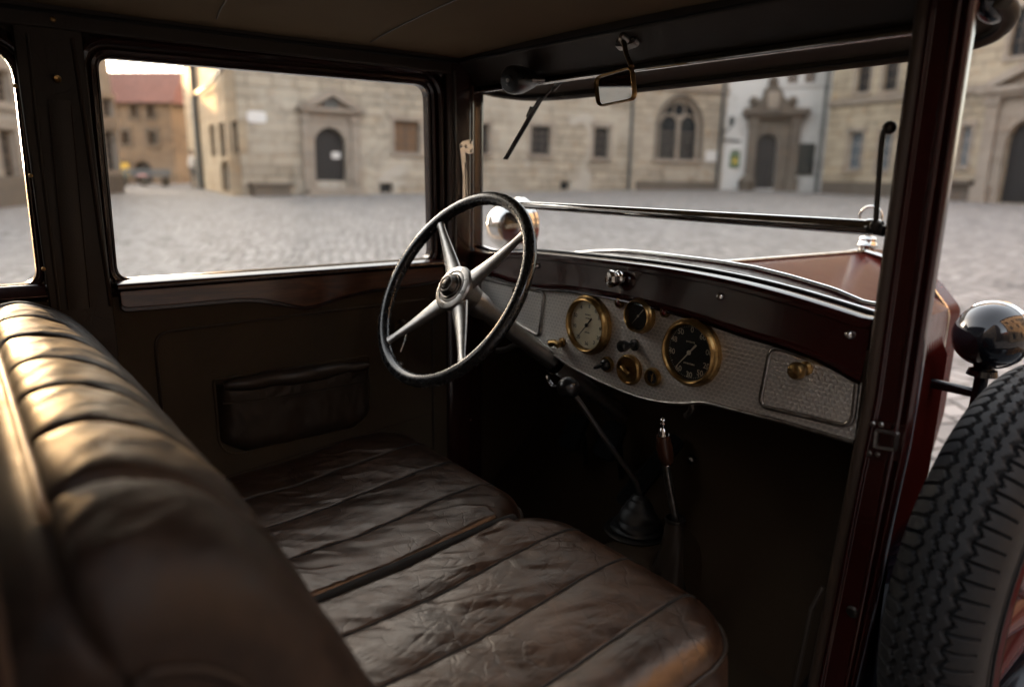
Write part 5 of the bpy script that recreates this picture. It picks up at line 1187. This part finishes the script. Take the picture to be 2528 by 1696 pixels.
row('unseen_row','row of houses closing the rear of the square beyond the car tail',(6.2,-30.5),(-24,-33),12,'hall_stone',8,'roof_tile_orange')
row('unseen_row','tall unseen row of houses added to shade the square and narrow the sunbeam',(-21.5,-32),(-24.2,-2.04),13,'grey_plaster',7,'roof_tile_red')  # added out of view; stops the sun except for a narrow beam
# --- small things in the alley mouth
q=at_d(330,420,41); bn_=empty('slatted_bench','blue-grey slatted bench with folded pink cloth before the brick house arch','bench',(q[0],q[1],G(*q)),bh.rz)
for k in range(4): pass
MB().box(-1.3,1.3,-.25,-.12,.42,.46).box(-1.3,1.3,-.09,.04,.42,.46).box(-1.3,1.3,.07,.20,.42,.46).build('seat','bench_blue',bn_,smooth=False,bevel=.01)
MB().box(-1.3,1.3,.22,.25,.52,.64).box(-1.3,1.3,.22,.25,.68,.82).build('backrest','bench_blue',bn_,smooth=False,bevel=.01)
for s0 in (-1.1,0,1.1): MB().box(s0-.04,s0+.04,-.22,.20,.0,.418).box(s0-.035,s0+.035,.252,.29,.0,.84).build('leg','dark_iron',bn_,smooth=False)
cl=MB().grid(14,10,lambda a,b:(-.35+.6*a,-.2+.36*b,.475+.10*math.sin(a*math.pi)*math.sin(b*math.pi)+.03*fbm(a*5,b*5)))
# a person standing at the alley mouth (tiny, out of focus)
def person(loc,rz):
    me=bpy.data.meshes.new('person'); 
    J=[(0,0,.93,.135),(0,0,1.12,.135),(0,0,1.34,.155),(0,0,1.48,.065),(0,-.01,1.56,.075),(0,-.015,1.66,.098),(0,-.01,1.73,.06),
       (.10,0,.88,.105),(.11,-.02,.50,.07),(.12,.02,.10,.045),(.12,-.13,.04,.04),(-.10,0,.88,.105),(-.13,-.08,.50,.07),(-.14,-.02,.10,.045),(-.14,-.17,.04,.04),
       (.19,0,1.38,.062),(.25,.02,1.12,.048),(.24,-.10,.90,.036),(.24,-.14,.82,.03),(-.19,0,1.38,.062),(-.25,.02,1.12,.048),(-.23,-.12,.92,.036),(-.23,-.16,.84,.03)]
    E=[(0,1),(1,2),(2,3),(3,4),(4,5),(5,6),(0,7),(7,8),(8,9),(9,10),(0,11),(11,12),(12,13),(13,14),(2,15),(15,16),(16,17),(17,18),(2,19),(19,20),(20,21),(21,22)]
    me.from_pydata([j[:3] for j in J],E,[]); o=bpy.data.objects.new('person',me); COL.objects.link(o)
    o.location=loc; o.rotation_euler=(0,0,rz)
    mo=o.modifiers.new('Skin','SKIN'); mo.use_smooth_shade=True
    for v,j in zip(me.skin_vertices[0].data,J): v.radius=(j[3],j[3]*.85); 
    me.skin_vertices[0].data[0].use_root=True
    s=o.modifiers.new('Subdivision','SUBSURF'); s.levels=2; s.render_levels=2
    return o
q=at_d(443,425,38); pe=person((q[0],q[1],G(*q)),R_(200))
pt=NT('person_skin_and_clothes'); v=pt.coord(); sz=pt.n('ShaderNodeSeparateXYZ',Vector=v)
cc_=pt.ramp(pt.math('DIVIDE',sz.outputs[2],1.8),[(0,(.05,.045,.04)),(.04,(.13,.13,.135)),(.53,(.14,.14,.145)),(.535,(.52,.49,.46)),(.845,(.52,.49,.46)),(.85,(.42,.26,.19))],'CONSTANT')
pt.done(pt.pbsdf(Base_Color=cc_,Roughness=.85)); pe.data.materials.append(MATS['person_skin_and_clothes'])
pe['label']='person in pale top and grey trousers standing at the alley mouth'; pe['category']='person'
def hair(a,b):
    th=2*math.pi*a; ph=math.pi*.56*b; return (.105*math.sin(ph)*math.cos(th),.0+.112*math.sin(ph)*math.sin(th),1.675+.108*math.cos(ph))
MB().grid(16,8,hair,closeu=True).build('hair','dark_iron',pe)
cl.build('folded_cloth','cloth_pink',None)
co_=bpy.data.objects['folded_cloth']; co_.location=bn_.location; co_.rotation_euler=bn_.rotation_euler; co_['label']='folded pink cloth lying on the blue-grey bench'; co_['category']='cloth'
# ================================================================= LIGHT, SKY, CAMERA
SUN_EL,SUN_AZ=R_(9.5),R_(95.0)       # azimuth measured from the car's nose towards its left
sdir=Vector((-math.sin(SUN_AZ)*math.cos(SUN_EL),math.cos(SUN_AZ)*math.cos(SUN_EL),math.sin(SUN_EL)))
w=bpy.data.worlds.new('World'); sc.world=w; w.use_nodes=True; nt=w.node_tree; bg=nt.nodes['Background']
sky=nt.nodes.new('ShaderNodeTexSky'); sky.sky_type='NISHITA'; sky.sun_disc=False; sky.sun_elevation=SUN_EL; sky.sun_rotation=math.atan2(sdir.x,sdir.y); sky.air_density=1.0; sky.dust_density=2.5; sky.ozone_density=1.0
hs=nt.nodes.new('ShaderNodeHueSaturation'); hs.inputs['Saturation'].default_value=.45
mt_=nt.nodes.new('ShaderNodeMix'); mt_.data_type='RGBA'; mt_.blend_type='MULTIPLY'; mt_.inputs[0].default_value=1.0; mt_.inputs[7].default_value=(1.08,1.0,.925,1)
nt.links.new(sky.outputs[0],hs.inputs['Color']); nt.links.new(hs.outputs[0],mt_.inputs[6]); nt.links.new(mt_.outputs[2],bg.inputs[0]); bg.inputs[1].default_value=.15
sl_=bpy.data.lights.new('sun','SUN'); sl_.energy=2.2; sl_.angle=R_(.6); sl_.color=(1.0,.58,.25)
so=bpy.data.objects.new('sun',sl_); COL.objects.link(so); so.rotation_euler=(-sdir).to_track_quat('-Z','Y').to_euler(); so.location=(-20,0,15)
cd_=bpy.data.cameras.new('camera'); cam=bpy.data.objects.new('camera',cd_); COL.objects.link(cam)
cam.matrix_world=Matrix(((RC[0][0],RC[0][1],RC[0][2],CAM[0]),(RC[1][0],RC[1][1],RC[1][2],CAM[1]),(RC[2][0],RC[2][1],RC[2][2],CAM[2]),(0,0,0,1)))
cd_.sensor_width=36; cd_.lens=FP/2528*36; cd_.clip_start=.02; cd_.clip_end=1000
cd_.dof.use_dof=True; cd_.dof.focus_distance=1.42; cd_.dof.aperture_fstop=1.75; cd_.dof.aperture_blades=9
sc.camera=cam
sc.view_settings.view_transform='Standard'; sc.view_settings.look='None'; sc.view_settings.exposure=3.22; sc.view_settings.gamma=1
sc.cycles.max_bounces=10; sc.cycles.transparent_max_bounces=12; sc.cycles.diffuse_bounces=4; sc.cycles.glossy_bounces=5
sc.cycles.use_denoising=True; sc.cycles.sample_clamp_indirect=8; sc.cycles.caustics_reflective=False; sc.cycles.caustics_refractive=False
